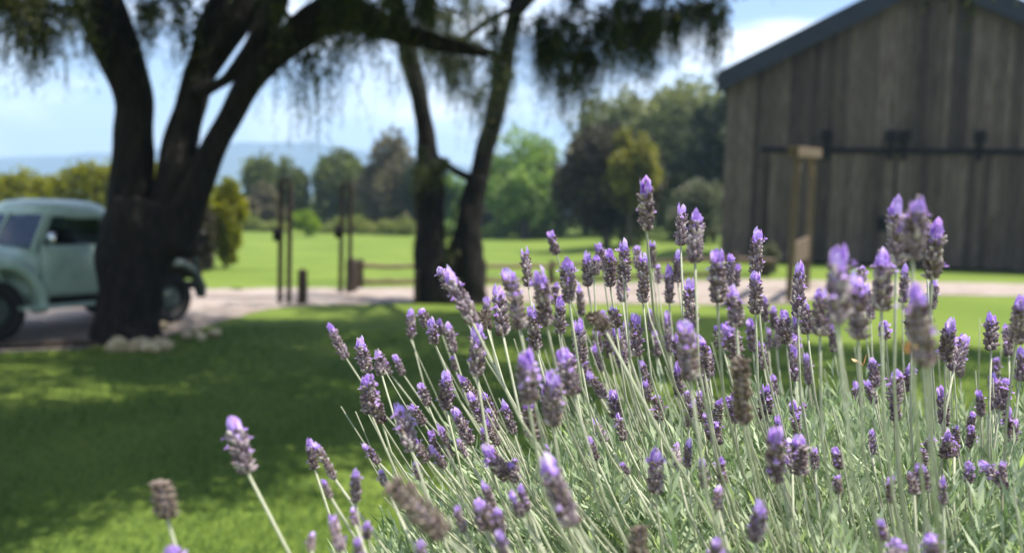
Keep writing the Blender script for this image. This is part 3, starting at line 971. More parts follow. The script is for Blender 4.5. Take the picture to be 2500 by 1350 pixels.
# glass
def quad_glass(name, pts, parent=truck):
    bm = bmesh.new()
    a_ = [bm.verts.new(p) for p in pts]
    n_ = (Vector(pts[1]) - Vector(pts[0])).cross(Vector(pts[3]) - Vector(pts[0])).normalized() * 0.006
    b_ = [bm.verts.new(Vector(p) + n_) for p in pts]
    bm.faces.new(a_); bm.faces.new(b_[::-1])
    for k in range(4): bm.faces.new([a_[k], b_[k], b_[(k + 1) % 4], a_[(k + 1) % 4]])
    return link(name, bm_mesh(bm, name), M['glass'], parent)
quad_glass('windscreen', [(0.66, -0.72, 1.17), (0.70, 0.0, 1.17), (0.46, 0.0, 1.57), (0.42, -0.64, 1.57)])
quad_glass('windscreen', [(0.70, 0.0, 1.17), (0.66, 0.72, 1.17), (0.42, 0.64, 1.57), (0.46, 0.0, 1.57)])
pillar('windscreen_divider', (0.71, 0, 1.16), (0.47, 0, 1.58), 0.03)
for s in (-1, 1):
    # door: proud panel with a belly, own window frame, glass and handle
    dr = empty('door', (0, 0, 0)); dr.parent = truck
    secs = []
    for z, o_ in ((0.53, 0.782), (0.60, 0.815), (0.72, 0.838), (0.85, 0.848), (0.98, 0.846), (1.08, 0.836), (1.15, 0.815), (1.19, 0.785)):
        secs.append([(0.57, s * (o_ - 0.035), z), (0.55, s * (o_ - 0.002), z), (0.1, s * (o_ + 0.012), z), (-0.30, s * (o_ + 0.004), z), (-0.33, s * (o_ - 0.03), z)])
    loft(secs, 'panel', M['paint'], dr, 2, False, 0.02)
    pillar('window_frame', (-0.33, s * 0.79, 1.16), (-0.34, s * 0.69, 1.56), 0.05, dr, 0.035)
    pillar('window_frame', (0.56, s * 0.775, 1.16), (0.36, s * 0.68, 1.56), 0.04, dr, 0.035)
    pillar('window_frame', (0.36, s * 0.68, 1.565), (-0.34, s * 0.69, 1.565), 0.035, dr, 0.04)
    quad_glass('window', [(0.54, s * 0.765, 1.19), (-0.30, s * 0.775, 1.19), (-0.31, s * 0.69, 1.55), (0.35, s * 0.68, 1.55)], dr)
    link('handle', box_mesh('handle', (-0.22, s * 0.868, 1.02), (0.15, 0.035, 0.03), 0.008), M['chrome'], dr)
    mb = MB(); mb.tube([(0.5, s * 0.82, 1.16), (0.55, s * 0.92, 1.2), (0.56, s * 0.99, 1.26)], [0.01, 0.01, 0.01], 6)
    mb.tube([(0.575, s * 1.0, 1.28), (0.555, s * 1.0, 1.28)], [0.075, 0.078], 14)
    link('mirror', mb.mesh('mirror'), M['chrome'], truck)
    # running board
    link('running_board', box_mesh('running_board', (0.15, s * 0.83, 0.40), (1.45, 0.20, 0.05), 0.015), M['paint'], truck)
    # front fender: swollen arch over the wheel
    secs = []
    for k in range(13):
        a_ = math.radians(-14 + k * 208 / 12)
        ring = []
        for q, (rr, yy) in enumerate(((0.44, 0.90), (0.50, 0.915), (0.575, 0.88), (0.625, 0.78), (0.635, 0.62), (0.60, 0.46), (0.50, 0.42), (0.44, 0.50))):
            sx = 1.12 if math.cos(a_) > 0 else 1.05
            ring.append((1.10 + rr * sx * math.cos(a_), s * yy, 0.42 + rr * (0.98 + 0.10 * max(math.sin(a_), 0)) * math.sin(a_)))
        secs.append(ring)
    fe = loft(secs, 'front_fender', M['paint'], truck, 1, True)
    # headlamp
    mb = MB()
    mb.tube([(1.48, s * 0.66, 0.86), (1.64, s * 0.66, 0.86), (1.70, s * 0.66, 0.86)], [0.09, 0.115, 0.11], 18)
    hl = link('headlight', mb.mesh('headlight'), M['chrome'], truck)
    mb = MB(); mb.tube([(1.702, s * 0.66, 0.86), (1.725, s * 0.66, 0.86), (1.735, s * 0.66, 0.86)], [0.098, 0.085, 0.04], 18)
    link('lens', mb.mesh('lens'), M['lens'], hl)
    # rear fender
    secs = []
    for k in range(11):
        a_ = math.radians(-8 + k * 196 / 10)
        ring = []
        for rr, yy in ((0.43, 0.92), (0.50, 0.93), (0.56, 0.88), (0.58, 0.74), (0.52, 0.68), (0.43, 0.72)):
            ring.append((-1.42 + rr * 1.08 * math.cos(a_), s * yy, 0.40 + rr * math.sin(a_)))
        secs.append(ring)
    loft(secs, 'rear_fender', M['rim'], truck, 1, True)  # dark colour instead of body paint stands in for the tree's shade
    link('tail_light', box_mesh('tail_light', (-2.06, s * 0.66, 0.68), (0.05, 0.1, 0.1), 0.02), M['red_lens'], truck)
# bonnet
def hood_ring(x, w, zt, zb):
    return [(x, -w, zb), (x, -w * 1.02, (zb + zt) / 2), (x, -w * 0.88, zt - 0.07), (x, -w * 0.45, zt), (x, w * 0.45, zt), (x, w * 0.88, zt - 0.07), (x, w * 1.02, (zb + zt) / 2), (x, w, zb)]
loft([hood_ring(0.80, 0.60, 1.17, 0.55), hood_ring(1.0, 0.55, 1.165, 0.55), hood_ring(1.28, 0.48, 1.14, 0.55), hood_ring(1.55, 0.40, 1.08, 0.55), hood_ring(1.70, 0.32, 0.96, 0.58)], 'hood', M['paint'], truck, 2)
for k in range(5):
    link('grille_bar', box_mesh('grille_bar', (1.73 - 0.004 * k, 0, 0.62 + 0.065 * k), (0.05, 0.9 - 0.04 * k, 0.03), 0.01), M['chrome'], truck)
for x, w_ in ((1.86, 1.75), (-2.15, 1.5)):
    mb = MB(); mb.tube([(x - 0.10 * np.sign(x), -w_ / 2, 0.5), (x, -w_ / 3, 0.5), (x + 0.02 * np.sign(x), 0, 0.5), (x, w_ / 3, 0.5), (x - 0.10 * np.sign(x), w_ / 2, 0.5)], [0.06, 0.065, 0.065, 0.065, 0.06], 10)
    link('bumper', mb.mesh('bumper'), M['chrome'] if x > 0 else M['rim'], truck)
link('chassis', box_mesh('chassis', (-0.18, 0, 0.43), (3.66, 0.7, 0.14), 0.02), M['rubber'], truck)
# cargo bed: dark boards with low sides, darkness standing in for tree shade
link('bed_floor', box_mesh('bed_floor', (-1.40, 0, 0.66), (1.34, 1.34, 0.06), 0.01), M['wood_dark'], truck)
for s in (-1, 1):
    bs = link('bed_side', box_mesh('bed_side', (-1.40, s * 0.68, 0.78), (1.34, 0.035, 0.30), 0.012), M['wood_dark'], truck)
    for k in range(3):
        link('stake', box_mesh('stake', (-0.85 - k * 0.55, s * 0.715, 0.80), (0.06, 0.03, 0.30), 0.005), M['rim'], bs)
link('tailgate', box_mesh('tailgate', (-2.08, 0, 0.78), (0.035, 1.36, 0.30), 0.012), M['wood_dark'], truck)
# seat, wheel
link('bench_seat', box_mesh('bench_seat', (-0.15, 0, 0.90), (0.5, 1.35, 0.62), 0.06), M['seat_cloth'], truck)
link('seat_back', box_mesh('seat_back', (-0.47, 0, 1.18), (0.14, 1.3, 0.36), 0.05), M['seat_cloth'], truck)
mb = MB()
th = np.linspace(0, 2 * math.pi, 25)
ringp = np.stack([0.32 + 0.08 * np.sin(th), 0.36 + 0.2 * np.cos(th), 1.22 + 0.18 * np.sin(th)], -1)
mb.tube(ringp, np.full(25, 0.012), 6); mb.tube([(0.32, 0.36, 1.22), (0.55, 0.36, 1.05)], [0.02, 0.02], 6)
link('steering_wheel', mb.mesh('steering_wheel'), M['rubber'], truck)
# wheels
def wheel(x, y):
    s = 1 if y > 0 else -1
    w_ = empty('wheel', (x, y, 0.37)); w_.parent = truck
    prof = [(0.20, -0.075), (0.30, -0.085), (0.355, -0.075), (0.372, -0.04), (0.374, 0.04), (0.355, 0.075), (0.30, 0.085), (0.20, 0.075)]
    secs = [[(r_ * math.cos(a_), h_, r_ * math.sin(a_)) for r_, h_ in prof] for a_ in np.linspace(0, 2 * math.pi, 29)]
    S = np.array(secs); k = 8; F = [[i * k + j, i * k + (j + 1) % k, (i + 1) * k + (j + 1) % k, (i + 1) * k + j] for i in range(28) for j in range(k)]
    link('tyre', mesh_np('tyre', S.reshape(-1, 3), np.array(F), True), M['rubber'], w_)
    mb = MB(); mb.tube([(0, -0.06 * s, 0), (0, 0.02 * s, 0), (0, 0.035 * s, 0)], [0.20, 0.20, 0.17], 22)
    link('rim', mb.mesh('rim'), M['rim'], w_)
    mb = MB(); mb.tube([(0, 0.03 * s, 0), (0, 0.065 * s, 0), (0, 0.08 * s, 0)], [0.08, 0.07, 0.03], 18)
    link('hubcap', mb.mesh('hubcap'), M['chrome'], w_)
for x, y in ((1.12, 0.72), (1.12, -0.72), (-1.42, 0.74), (-1.42, -0.74)):
    wheel(x, y)

# ------------------------------------------------------------------ trees, shrubs and hedges beyond the lawn
def leafy(name, label, cat, px, base_py, top_py, hw, d, mat_, n=9000, leaf=0.22, lobes=14, trunk=True, trunk_h=0.10, group=None, stretch=1.0, seed=0, off=None, trunk_r=None):
    """crown of many leaf clumps over a trunk with limbs; its size comes from how large it stands at its distance"""
    r2 = np.random.default_rng(seed + 100)
    g0 = at(px, base_py, d)
    gz = float(terrain(g0[0], g0[1]))
    s = d / FPX
    topz = at(px, top_py, d)[2]
    H = topz - gz
    W = hw * s
    root = empty(name, (g0[0], g0[1], gz))
    tag(root, label, cat, group)
    zc0 = H * (trunk_h if trunk else 0.0)
    Ch = H - zc0
    P = []; Ds = []; Sz = []; cen = []
    lobes = int(lobes * 1.8)
    for k in range(lobes):
        while True:
            u = r2.uniform(-1, 1, 3)
            if np.linalg.norm(u) < 1: break
        c = np.array([u[0] * W * 0.78, u[1] * W * 0.78 * stretch, zc0 + Ch * (0.5 + 0.42 * u[2])])
        cen.append(c)
        fr_ = r2.uniform(0.18, 0.44)
        rad = np.array([W * fr_, W * fr_ * stretch, min(Ch * fr_ * 0.62, W * fr_ * 1.5)])
        nn = max(60, int(n / lobes))
        d_ = r2.normal(size=(nn, 3)); d_ /= np.linalg.norm(d_, axis=1)[:, None]
        rr = r2.uniform(0, 1, nn) ** 0.38
        rr *= 1 + 0.22 * np.sin(d_[:, 0] * 7 + k) * np.sin(d_[:, 2] * 6 + 2 * k)
        P.append(c + d_ * rr[:, None] * rad)
        Ds.append(d_ * 0.7 + r2.normal(0, 0.7, (nn, 3)) + np.array([0, 0, -0.1]))
    P = np.vstack(P); Ds = np.vstack(Ds)
    keep = P[:, 2] > 0.02
    P, Ds = P[keep], Ds[keep]
    sz = leaf * r2.uniform(0.6, 1.3, len(P))
    V, F = leaf_quads(P, sz, sz * 0.62, Ds)
    cr = link('crown', mesh_np('crown', V, F), mat_, root)
    cr['kind'] = 'stuff'
    mb = MB()
    tr_ = trunk_r or max(0.05, W * 0.07)
    zt = zc0 + Ch * 0.55
    mb.tube(np.array([[0, 0, -0.2], [0.02 * W, 0, zc0 * 0.5], [-0.02 * W, 0.01, zc0 + 0.1], [0, 0, zt]]), [tr_ * 1.3, tr_, tr_ * 0.85, tr_ * 0.3], 9, 0.05)
    for c in cen[:9]:
        st = np.array([0, 0, max(zc0 * 0.8, min(c[2] * 0.5, zt))])
        mb.tube(np.array([st, (st + c) / 2 + np.array([0, 0, 0.08 * H]), c]), [tr_ * 0.45, tr_ * 0.3, tr_ * 0.12], 6)
    link('trunk', mb.mesh('trunk'), M['bark_far'], root)
    return root

LM = {
    'olive': leaf_mat('leaf_olive', [(0, (0.05, 0.065, 0.022)), (0.5, (0.11, 0.135, 0.038)), (1, (0.20, 0.22, 0.055))], 0.3, patch=0.5),
    'yellowgreen': leaf_mat('leaf_yellowgreen', [(0, (0.08, 0.09, 0.014)), (0.5, (0.21, 0.215, 0.025)), (1, (0.38, 0.35, 0.035))], 0.4, patch=0.6),
    'gold': leaf_mat('leaf_gold', [(0, (0.08, 0.085, 0.02)), (0.5, (0.18, 0.18, 0.035)), (0.9, (0.32, 0.30, 0.06)), (1, (0.50, 0.44, 0.28))], 0.35, patch=0.9),
    'brown': leaf_mat('leaf_brown', [(0, (0.07, 0.06, 0.032)), (0.5, (0.15, 0.125, 0.065)), (1, (0.22, 0.195, 0.095))], 0.25, patch=0.6),
    'copper': leaf_mat('leaf_copper', [(0, (0.022, 0.017, 0.012)), (0.5, (0.048, 0.036, 0.024)), (0.85, (0.09, 0.085, 0.035)), (1, (0.24, 0.22, 0.10))], 0.15, patch=0.8),
    'willow': leaf_mat('leaf_willow', [(0, (0.09, 0.15, 0.04)), (0.5, (0.19, 0.28, 0.075)), (1, (0.32, 0.40, 0.12))], 0.45, patch=0.5),
    'oak': leaf_mat('leaf_oak', [(0, (0.075, 0.09, 0.038)), (0.5, (0.19, 0.21, 0.085)), (1, (0.32, 0.325, 0.13))], 0.25, patch=0.4),
    'grey': leaf_mat('leaf_grey', [(0, (0.08, 0.09, 0.05)), (0.5, (0.15, 0.16, 0.09)), (1, (0.22, 0.22, 0.13))], 0.25, patch=0.8),
    'lime': leaf_mat('leaf_lime', [(0, (0.12, 0.18, 0.02)), (0.5, (0.2, 0.28, 0.03)), (1, (0.28, 0.36, 0.05))], 0.4, patch=0.8),
    'dark': leaf_mat('leaf_dark', [(0, (0.02, 0.03, 0.016)), (0.6, (0.05, 0.065, 0.03)), (1, (0.12, 0.135, 0.055))], 0.2, patch=0.6),
    'vine': leaf_mat('leaf_vine', [(0, (0.10, 0.14, 0.035)), (0.5, (0.19, 0.22, 0.06)), (1, (0.30, 0.31, 0.10))], 0.4, patch=0.5),
}
GB = 'trees standing beyond the far lawn'
leafy('tree', 'small olive-green tree with a narrow crown beyond the far lawn', 'tree', 640, 580, 388, 58, 66, LM['olive'], 7000, 0.34, seed=1, group=GB)
leafy('tree', 'slim dark olive tree standing close beside the narrow olive one', 'tree', 712, 580, 392, 46, 63, LM['olive'], 6000, 0.32, seed=2, group=GB)
leafy('tree', 'broad yellowish-olive tree behind the tall gateposts', 'tree', 832, 580, 362, 76, 64, LM['olive'], 9000, 0.36, seed=3, group=GB)
leafy('tree', 'rounded brownish-olive tree next to the twin-stemmed weeping tree', 'tree', 945, 584, 345, 84, 60, LM['brown'], 11000, 0.34, seed=4, group=GB, trunk_h=0.12)
leafy('tree', 'dark tree half hidden behind the twin-stemmed weeping tree', 'tree', 1020, 586, 400, 48, 58, LM['dark'], 6000, 0.3, seed=5, group=GB, trunk_h=0.1)
leafy('tree', 'light green airy tree in the middle of the far lawn edge', 'tree', 1280, 584, 335, 125, 56, LM['willow'], 15000, 0.34, seed=6, group=GB, trunk_h=0.12, lobes=20)
leafy('tree', 'pale green low tree seen between the two stems of the weeping tree', 'tree', 1105, 584, 430, 55, 62, LM['willow'], 5000, 0.32, seed=61, group=GB, trunk_h=0.1)
leafy('tree', 'grey-green oak rising tallest beside the barn', 'tree', 1655, 592, 196, 150, 52, LM['oak'], 26000, 0.36, lobes=24, seed=7, group=GB, trunk_h=0.05)
leafy('tree', 'broad grey-green oak with a lower crown behind the copper-leaved tree', 'tree', 1490, 590, 250, 125, 56, LM['oak'], 18000, 0.36, lobes=20, seed=8, group=GB, trunk_h=0.05)
leafy('tree', 'dark green oak growing against the barn corner', 'tree', 1740, 594, 240, 90, 47, LM['dark'], 14000, 0.32, lobes=18, seed=9, group=GB, trunk_h=0.05)
leafy('tree', 'dark copper-leaved tree in front of the oaks', 'tree', 1478, 590, 318, 132, 38.4, LM['copper'], 26000, 0.24, lobes=20, seed=10, group=GB, trunk_h=0.1)
leafy('tree', 'yellow-green blossoming tree leaning against the copper-leaved one', 'tree', 1540, 500, 305, 64, 36.6, LM['gold'], 8000, 0.22, lobes=14, seed=11, group=GB, trunk_h=0.30, trunk_r=0.12)
leafy('shrub', 'rounded grey-olive shrub at the foot of the tallest oak', 'shrub', 1690, 592, 455, 75, 43, LM['grey'], 7000, 0.26, seed=12, trunk=False)
leafy('shrub', 'small pale grey-green shrub at the barn corner by the tan timber frame', 'shrub', 1872, 700, 598, 34, 21.5, LM['grey'], 2500, 0.09, lobes=9, seed=13, trunk=False)
leafy('shrub', 'bright lime-green round bush between the tall gateposts', 'shrub', 746, 560, 514, 32, 50, LM['lime'], 2500, 0.22, lobes=8, seed=14, trunk=False)
leafy('shrub', 'brown dry shrub under the olive-green trees', 'shrub', 640, 584, 458, 55, 58, LM['brown'], 5000, 0.28, seed=15, trunk=False)
leafy('shrub', 'tall yellow-green shrub with a dark heart behind the pickup bed', 'shrub', 548, 655, 425, 52, 23.8, LM['yellowgreen'], 9000, 0.15, lobes=16, seed=16, trunk=True, trunk_h=0.05)
leafy('shrub', 'dark brown shrub between the big tree and the yellow-green shrub', 'shrub', 470, 668, 500, 62, 22.6, LM['copper'], 9000, 0.15, lobes=16, seed=17, trunk=True, trunk_h=0.03)

def hedge(name, label, pts, d, depth, mat_, n, leaf, seed, group=None):
    """a clipped-by-nature row: pts are (px, base_py, top_py) along its length"""
    r2 = np.random.default_rng(seed)
    pts = [tuple(p) for p in pts]
    g0 = at(pts[0][0], 600, d); 
    gz = 0.0
    root = empty(name, (g0[0], g0[1], float(terrain(g0[0], g0[1]))))
    tag(root, label, 'hedge', group)
    X = np.array([p[0] for p in pts]); TB = np.array([p[1] for p in pts]); TT = np.array([p[2] for p in pts])
    px = r2.uniform(X[0], X[-1], n)
    top = np.interp(px, X, TT); 
    wob = 9 * np.sin(px * 0.045 + seed) + 6 * np.sin(px * 0.11 + 2 * seed)
    top = top + wob
    u = r2.uniform(0, 1, n) ** 0.6
    P = np.zeros((n, 3))
    for i in range(n):
        t_ = at(px[i], top[i], d)
        z = 0.05 + (t_[2] - 0.05) * u[i]
        wd = depth * (1.1 - 0.75 * u[i] ** 3)
        P[i] = (t_[0], t_[1] + r2.uniform(-1, 1) * wd * 0.5, z)
    P += r2.normal(0, leaf * 0.5, (n, 3))
    V, F = leaf_quads(P - np.array(root.location), leaf * r2.uniform(0.6, 1.3, n), leaf * 0.6 * np.ones(n), r2.normal(size=(n, 3)) + np.array([0, 0, 0.3]))
    o = link('foliage', mesh_np('foliage', V, F), mat_, root); o['kind'] = 'stuff'
    mb = MB()
    for k in range(max(3, int((X[-1] - X[0]) / 60))):
        q = at(X[0] + (k + 0.5) * 60, 600, d); q[2] = 0
        tq = float(at(X[0] + (k + 0.5) * 60, np.interp(X[0] + (k + 0.5) * 60, X, TT), d)[2])
        q = q - np.array(root.location); q[2] = -0.05
        mb.tube(np.array([q, q + (0.05, 0, tq * 0.4), q + (-0.05, 0.05, tq * 0.8)]), [0.05, 0.04, 0.015], 6)
    o = link('stems', mb.mesh('stems'), M['bark_far'], root); o['kind'] = 'stuff'
hedge('hedge', 'tall sunlit yellow-green hedge behind the pickup', [(-420, 620, 425), (-150, 620, 415), (0, 620, 432), (90, 620, 440), (190, 620, 418), (290, 620, 400), (420, 620, 405), (520, 620, 430)], 31, 1.6, LM['yellowgreen'], 22000, 0.2, 21)
hedge('hedge', 'tall mixed olive hedge behind the small olive-green trees', [(560, 590, 500), (650, 590, 480), (760, 590, 492), (860, 590, 470), (960, 590, 480), (1080, 590, 500)], 70, 2.5, LM['olive'], 12000, 0.36, 25)
hedge('hedge', 'tall green hedge under the oaks beside the barn', [(1150, 590, 500), (1300, 590, 480), (1420, 590, 450), (1560, 590, 440), (1700, 590, 430), (1790, 590, 440)], 60, 2.5, LM['dark'], 12000, 0.36, 26)
hedge('hedge', 'low pale green vine row at the far lawn edge by the gateposts', [(575, 590, 548), (640, 590, 545), (700, 590, 552)], 55, 1.2, LM['vine'], 3500, 0.24, 22, 'low vine rows')
hedge('hedge', 'low pale green vine row in front of the brownish-olive tree', [(775, 590, 552), (880, 590, 545), (960, 590, 548), (1010, 590, 560)], 56, 1.2, LM['vine'], 5000, 0.24, 23, 'low vine rows')
hedge('hedge', 'low green vine row under the light green airy tree', [(1060, 590, 560), (1200, 590, 552), (1380, 590, 562)], 57, 1.2, LM['willow'], 4000, 0.24, 24, 'low vine rows')

# ------------------------------------------------------------------ lavender on its mound
BC = np.array([0.62, 0.98])          # middle of the bush
MOUND = 0.86
def mound_mesh():
    n = 40
    V = []; F = []
    rr = np.concatenate([[0], np.linspace(0.1, 1.95, 20)])
    for i, r in enumerate(rr):
        for k in range(n):
            a_ = 2 * math.pi * k / n
            h = MOUND * float(1 - ss((r - 0.72) / 1.1))
            h += 0.02 * math.sin(5 * a_ + r * 7) * (0.1 < r < 1.7) - (0.06 if r > 1.85 else 0)
            V.append((r * math.cos(a_), r * 0.9 * math.sin(a_), h))
    for i in range(len(rr) - 1):
        for k in range(n):
            F.append([i * n + k, i * n + (k + 1) % n, (i + 1) * n + (k + 1) % n, (i + 1) * n + k])
    return mesh_np('planting_mound', np.array(V), np.array(F), True)
struct(link('ground_mound', mound_mesh(), M['soil'], None, (BC[0], BC[1], 0.0)), label='earth mound under the lavender')

LAV_LEAF = leaf_mat('lavender_leaf', [(0, (0.17, 0.25, 0.11)), (0.5, (0.40, 0.48, 0.29)), (0.88, (0.60, 0.66, 0.48)), (1, (0.50, 0.62, 0.20))], 0.3, 0.6, 0.3)
LAV_STEM = noise_mat('lavender_stem', (0.31, 0.33, 0.21), (0.48, 0.48, 0.33), 40, 0.65, 0.1, obj_var=0.18, spec=0.3)
LAV_CALYX = leaf_mat('lavender_calyx', [(0, (0.14, 0.10, 0.115)), (0.4, (0.29, 0.215, 0.24)), (0.8, (0.48, 0.39, 0.41)), (1, (0.66, 0.58, 0.53))], 0.2, 0.7, 0.2)
LAV_PETAL = leaf_mat('lavender_petal', [(0, (0.46, 0.28, 0.66)), (0.5, (0.60, 0.42, 0.78)), (1, (0.76, 0.62, 0.88))], 0.4, 0.55, 0.25)
LAV_DRY = leaf_mat('lavender_dry', [(0, (0.13, 0.09, 0.075)), (0.5, (0.25, 0.19, 0.155)), (1, (0.40, 0.33, 0.26))], 0.15, 0.8, 0.15)
WOOD_STEM = noise_mat('lavender_wood', (0.10, 0.08, 0.055), (0.2, 0.165, 0.12), 20, 0.9, 0.4)

def bud(p, d, L, W, ns=5):
    """small pointed calyx: base p, along d"""
    d = d / np.linalg.norm(d)
    ref = np.array([0, 0, 1.0]) if abs(d[2]) < 0.9 else np.array([1.0, 0, 0])
    a_ = np.cross(d, ref); a_ /= np.linalg.norm(a_); b_ = np.cross(d, a_)
    V = [p]
    for t_, w_ in ((0.35, 1.0), (0.85, 0.78)):
        for k in range(ns):
            an = 2 * math.pi * k / ns
            V.append(p + d * L * t_ + (a_ * math.cos(an) + b_ * math.sin(an)) * W * 0.5 * w_)
    V.append(p + d * L * 1.0)
    F = []
    for k in range(ns):
        k2 = (k + 1) % ns
        F.append([0, 1 + k2, 1 + k]); F.append([1 + k, 1 + k2, 1 + ns + k2]); F.append([1 + k, 1 + ns + k2, 1 + ns + k]); F.append([1 + ns + k, 1 + ns + k2, 1 + 2 * ns])
    return np.array(V), F

def petal(p, d, side, L, W, curl=0.25):
    """small cupped bract / petal of three quads"""
    d = d / np.linalg.norm(d); side = side - d * (side @ d); side /= np.linalg.norm(side)
    n_ = np.cross(d, side)
    rows = [(0, 0.35), (0.4, 1.0), (0.75, 0.85), (1.0, 0.15)]
    V = []
    for t_, w_ in rows:
        c = p + d * L * t_ + n_ * L * curl * t_ * t_
        V += [c - side * W * 0.5 * w_ + n_ * W * 0.12 * w_, c + side * W * 0.5 * w_ + n_ * W * 0.12 * w_]
    F = [[2 * i, 2 * i + 1, 2 * i + 3, 2 * i + 2] for i in range(3)]
    return np.array(V), F

def head_mesh(seed, kind):
    """flower head 1 unit long, about 0.27 wide: whorls of calyces, purple bracts on top.
    kind: 0 fresh, 1 young (much purple), 2 dry, 3 going over"""
    r2 = np.random.default_rng(seed)
    mb = MB()
    bend = r2.normal(0, 0.06, 2)
    def ax(t_): return np.array([bend[0] * t_ * t_, bend[1] * t_ * t_, t_])
    mb.tube([ax(t_) for t_ in (-0.02, 0.3, 0.6, 0.92)], [0.018, 0.05, 0.045, 0.02], 6, 0, 0)
    nw = 9 if kind != 2 else 10
    top = {0: 0.70, 1: 0.64, 2: 0.92, 3: 0.80}[kind]
    for w_ in range(nw):
        t_ = top * w_ / (nw - 1) * 0.93
        R = 0.105 * (1 - 0.30 * (t_ / top) ** 2) * (0.80 + 0.2 * min(1, w_ / 1.5))
        m = 8
        tw = r2.uniform(0, 6.28)
        for k in range(m):
            if r2.uniform() < 0.06: continue
            an = tw + 2 * math.pi * k / m + r2.normal(0, 0.14)
            rad = np.array([math.cos(an), math.sin(an), 0])
            p = ax(t_) + rad * R * 0.35
            dd = rad * r2.uniform(0.55, 0.95) + np.array([0, 0, r2.uniform(0.5, 0.95)])
            L = r2.uniform(0.12, 0.17); W = r2.uniform(0.052, 0.075)
            V, F = bud(p, dd, L, W)
            mb.add(V, F, 2 if kind == 2 else (2 if r2.uniform() < (0.14 if kind != 3 else 0.4) else 0))
            # open corolla here and there
            if kind in (0, 1, 3) and r2.uniform() < (0.05 if kind != 1 else 0.12) and t_ > 0.15:
                q = p + dd / np.linalg.norm(dd) * L
                for j in range(4):
                    a2 = 2 * math.pi * j / 4 + an
                    V, F = petal(q, rad * 0.7 + 0.8 * np.array([math.cos(a2), math.sin(a2), 0.4]), np.cross(rad, [0, 0, 1.0]) + r2.normal(0, .2, 3), 0.06, 0.05)
                    mb.add(V, F, 1)
    # bracts
    nb = {0: 14, 1: 22, 2: 0, 3: 6}[kind]
    for k in range(nb):
        an = r2.uniform(0, 6.28)
        rad = np.array([math.cos(an), math.sin(an), 0])
        t_ = r2.uniform(top * (0.66 if kind == 1 else 0.8), top * 1.1)
        V, F = petal(ax(t_) + rad * 0.035, rad * r2.uniform(0.1, 0.42) + np.array([0, 0, 1.0]), np.cross(rad, [0, 0, 1.0]), r2.uniform(0.20, 0.30), r2.uniform(0.09, 0.14), -0.2)
        mb.add(V, F, 1)
    if nb:
        for k in range(10 if kind != 3 else 3):
            an = r2.uniform(0, 6.28)
            rad = np.array([math.cos(an), math.sin(an), 0])
            V, F = bud(ax(top * r2.uniform(0.8, 1.08)) + rad * 0.03, rad * 0.5 + np.array([0, 0, 1.0]), 0.14, 0.06)
            mb.add(V, F, 1)
    if kind == 2:
        for k in range(8):
            an = r2.uniform(0, 6.28); rad = np.array([math.cos(an), math.sin(an), 0])
            V, F = bud(ax(0.9) + rad * 0.02, rad * 0.5 + np.array([0, 0, 1.0]), 0.12, 0.06)
            mb.add(V, F, 2)
    me = mb.mesh('flower_head', False)
    for m_ in (LAV_CALYX, LAV_PETAL, LAV_DRY): me.materials.append(m_)
    return me
HEADS = {0: [head_mesh(s, 0) for s in range(1, 10)], 1: [head_mesh(s, 1) for s in range(11, 17)], 2: [head_mesh(s, 2) for s in range(21, 25)], 3: [head_mesh(s, 3) for s in range(31, 37)]}

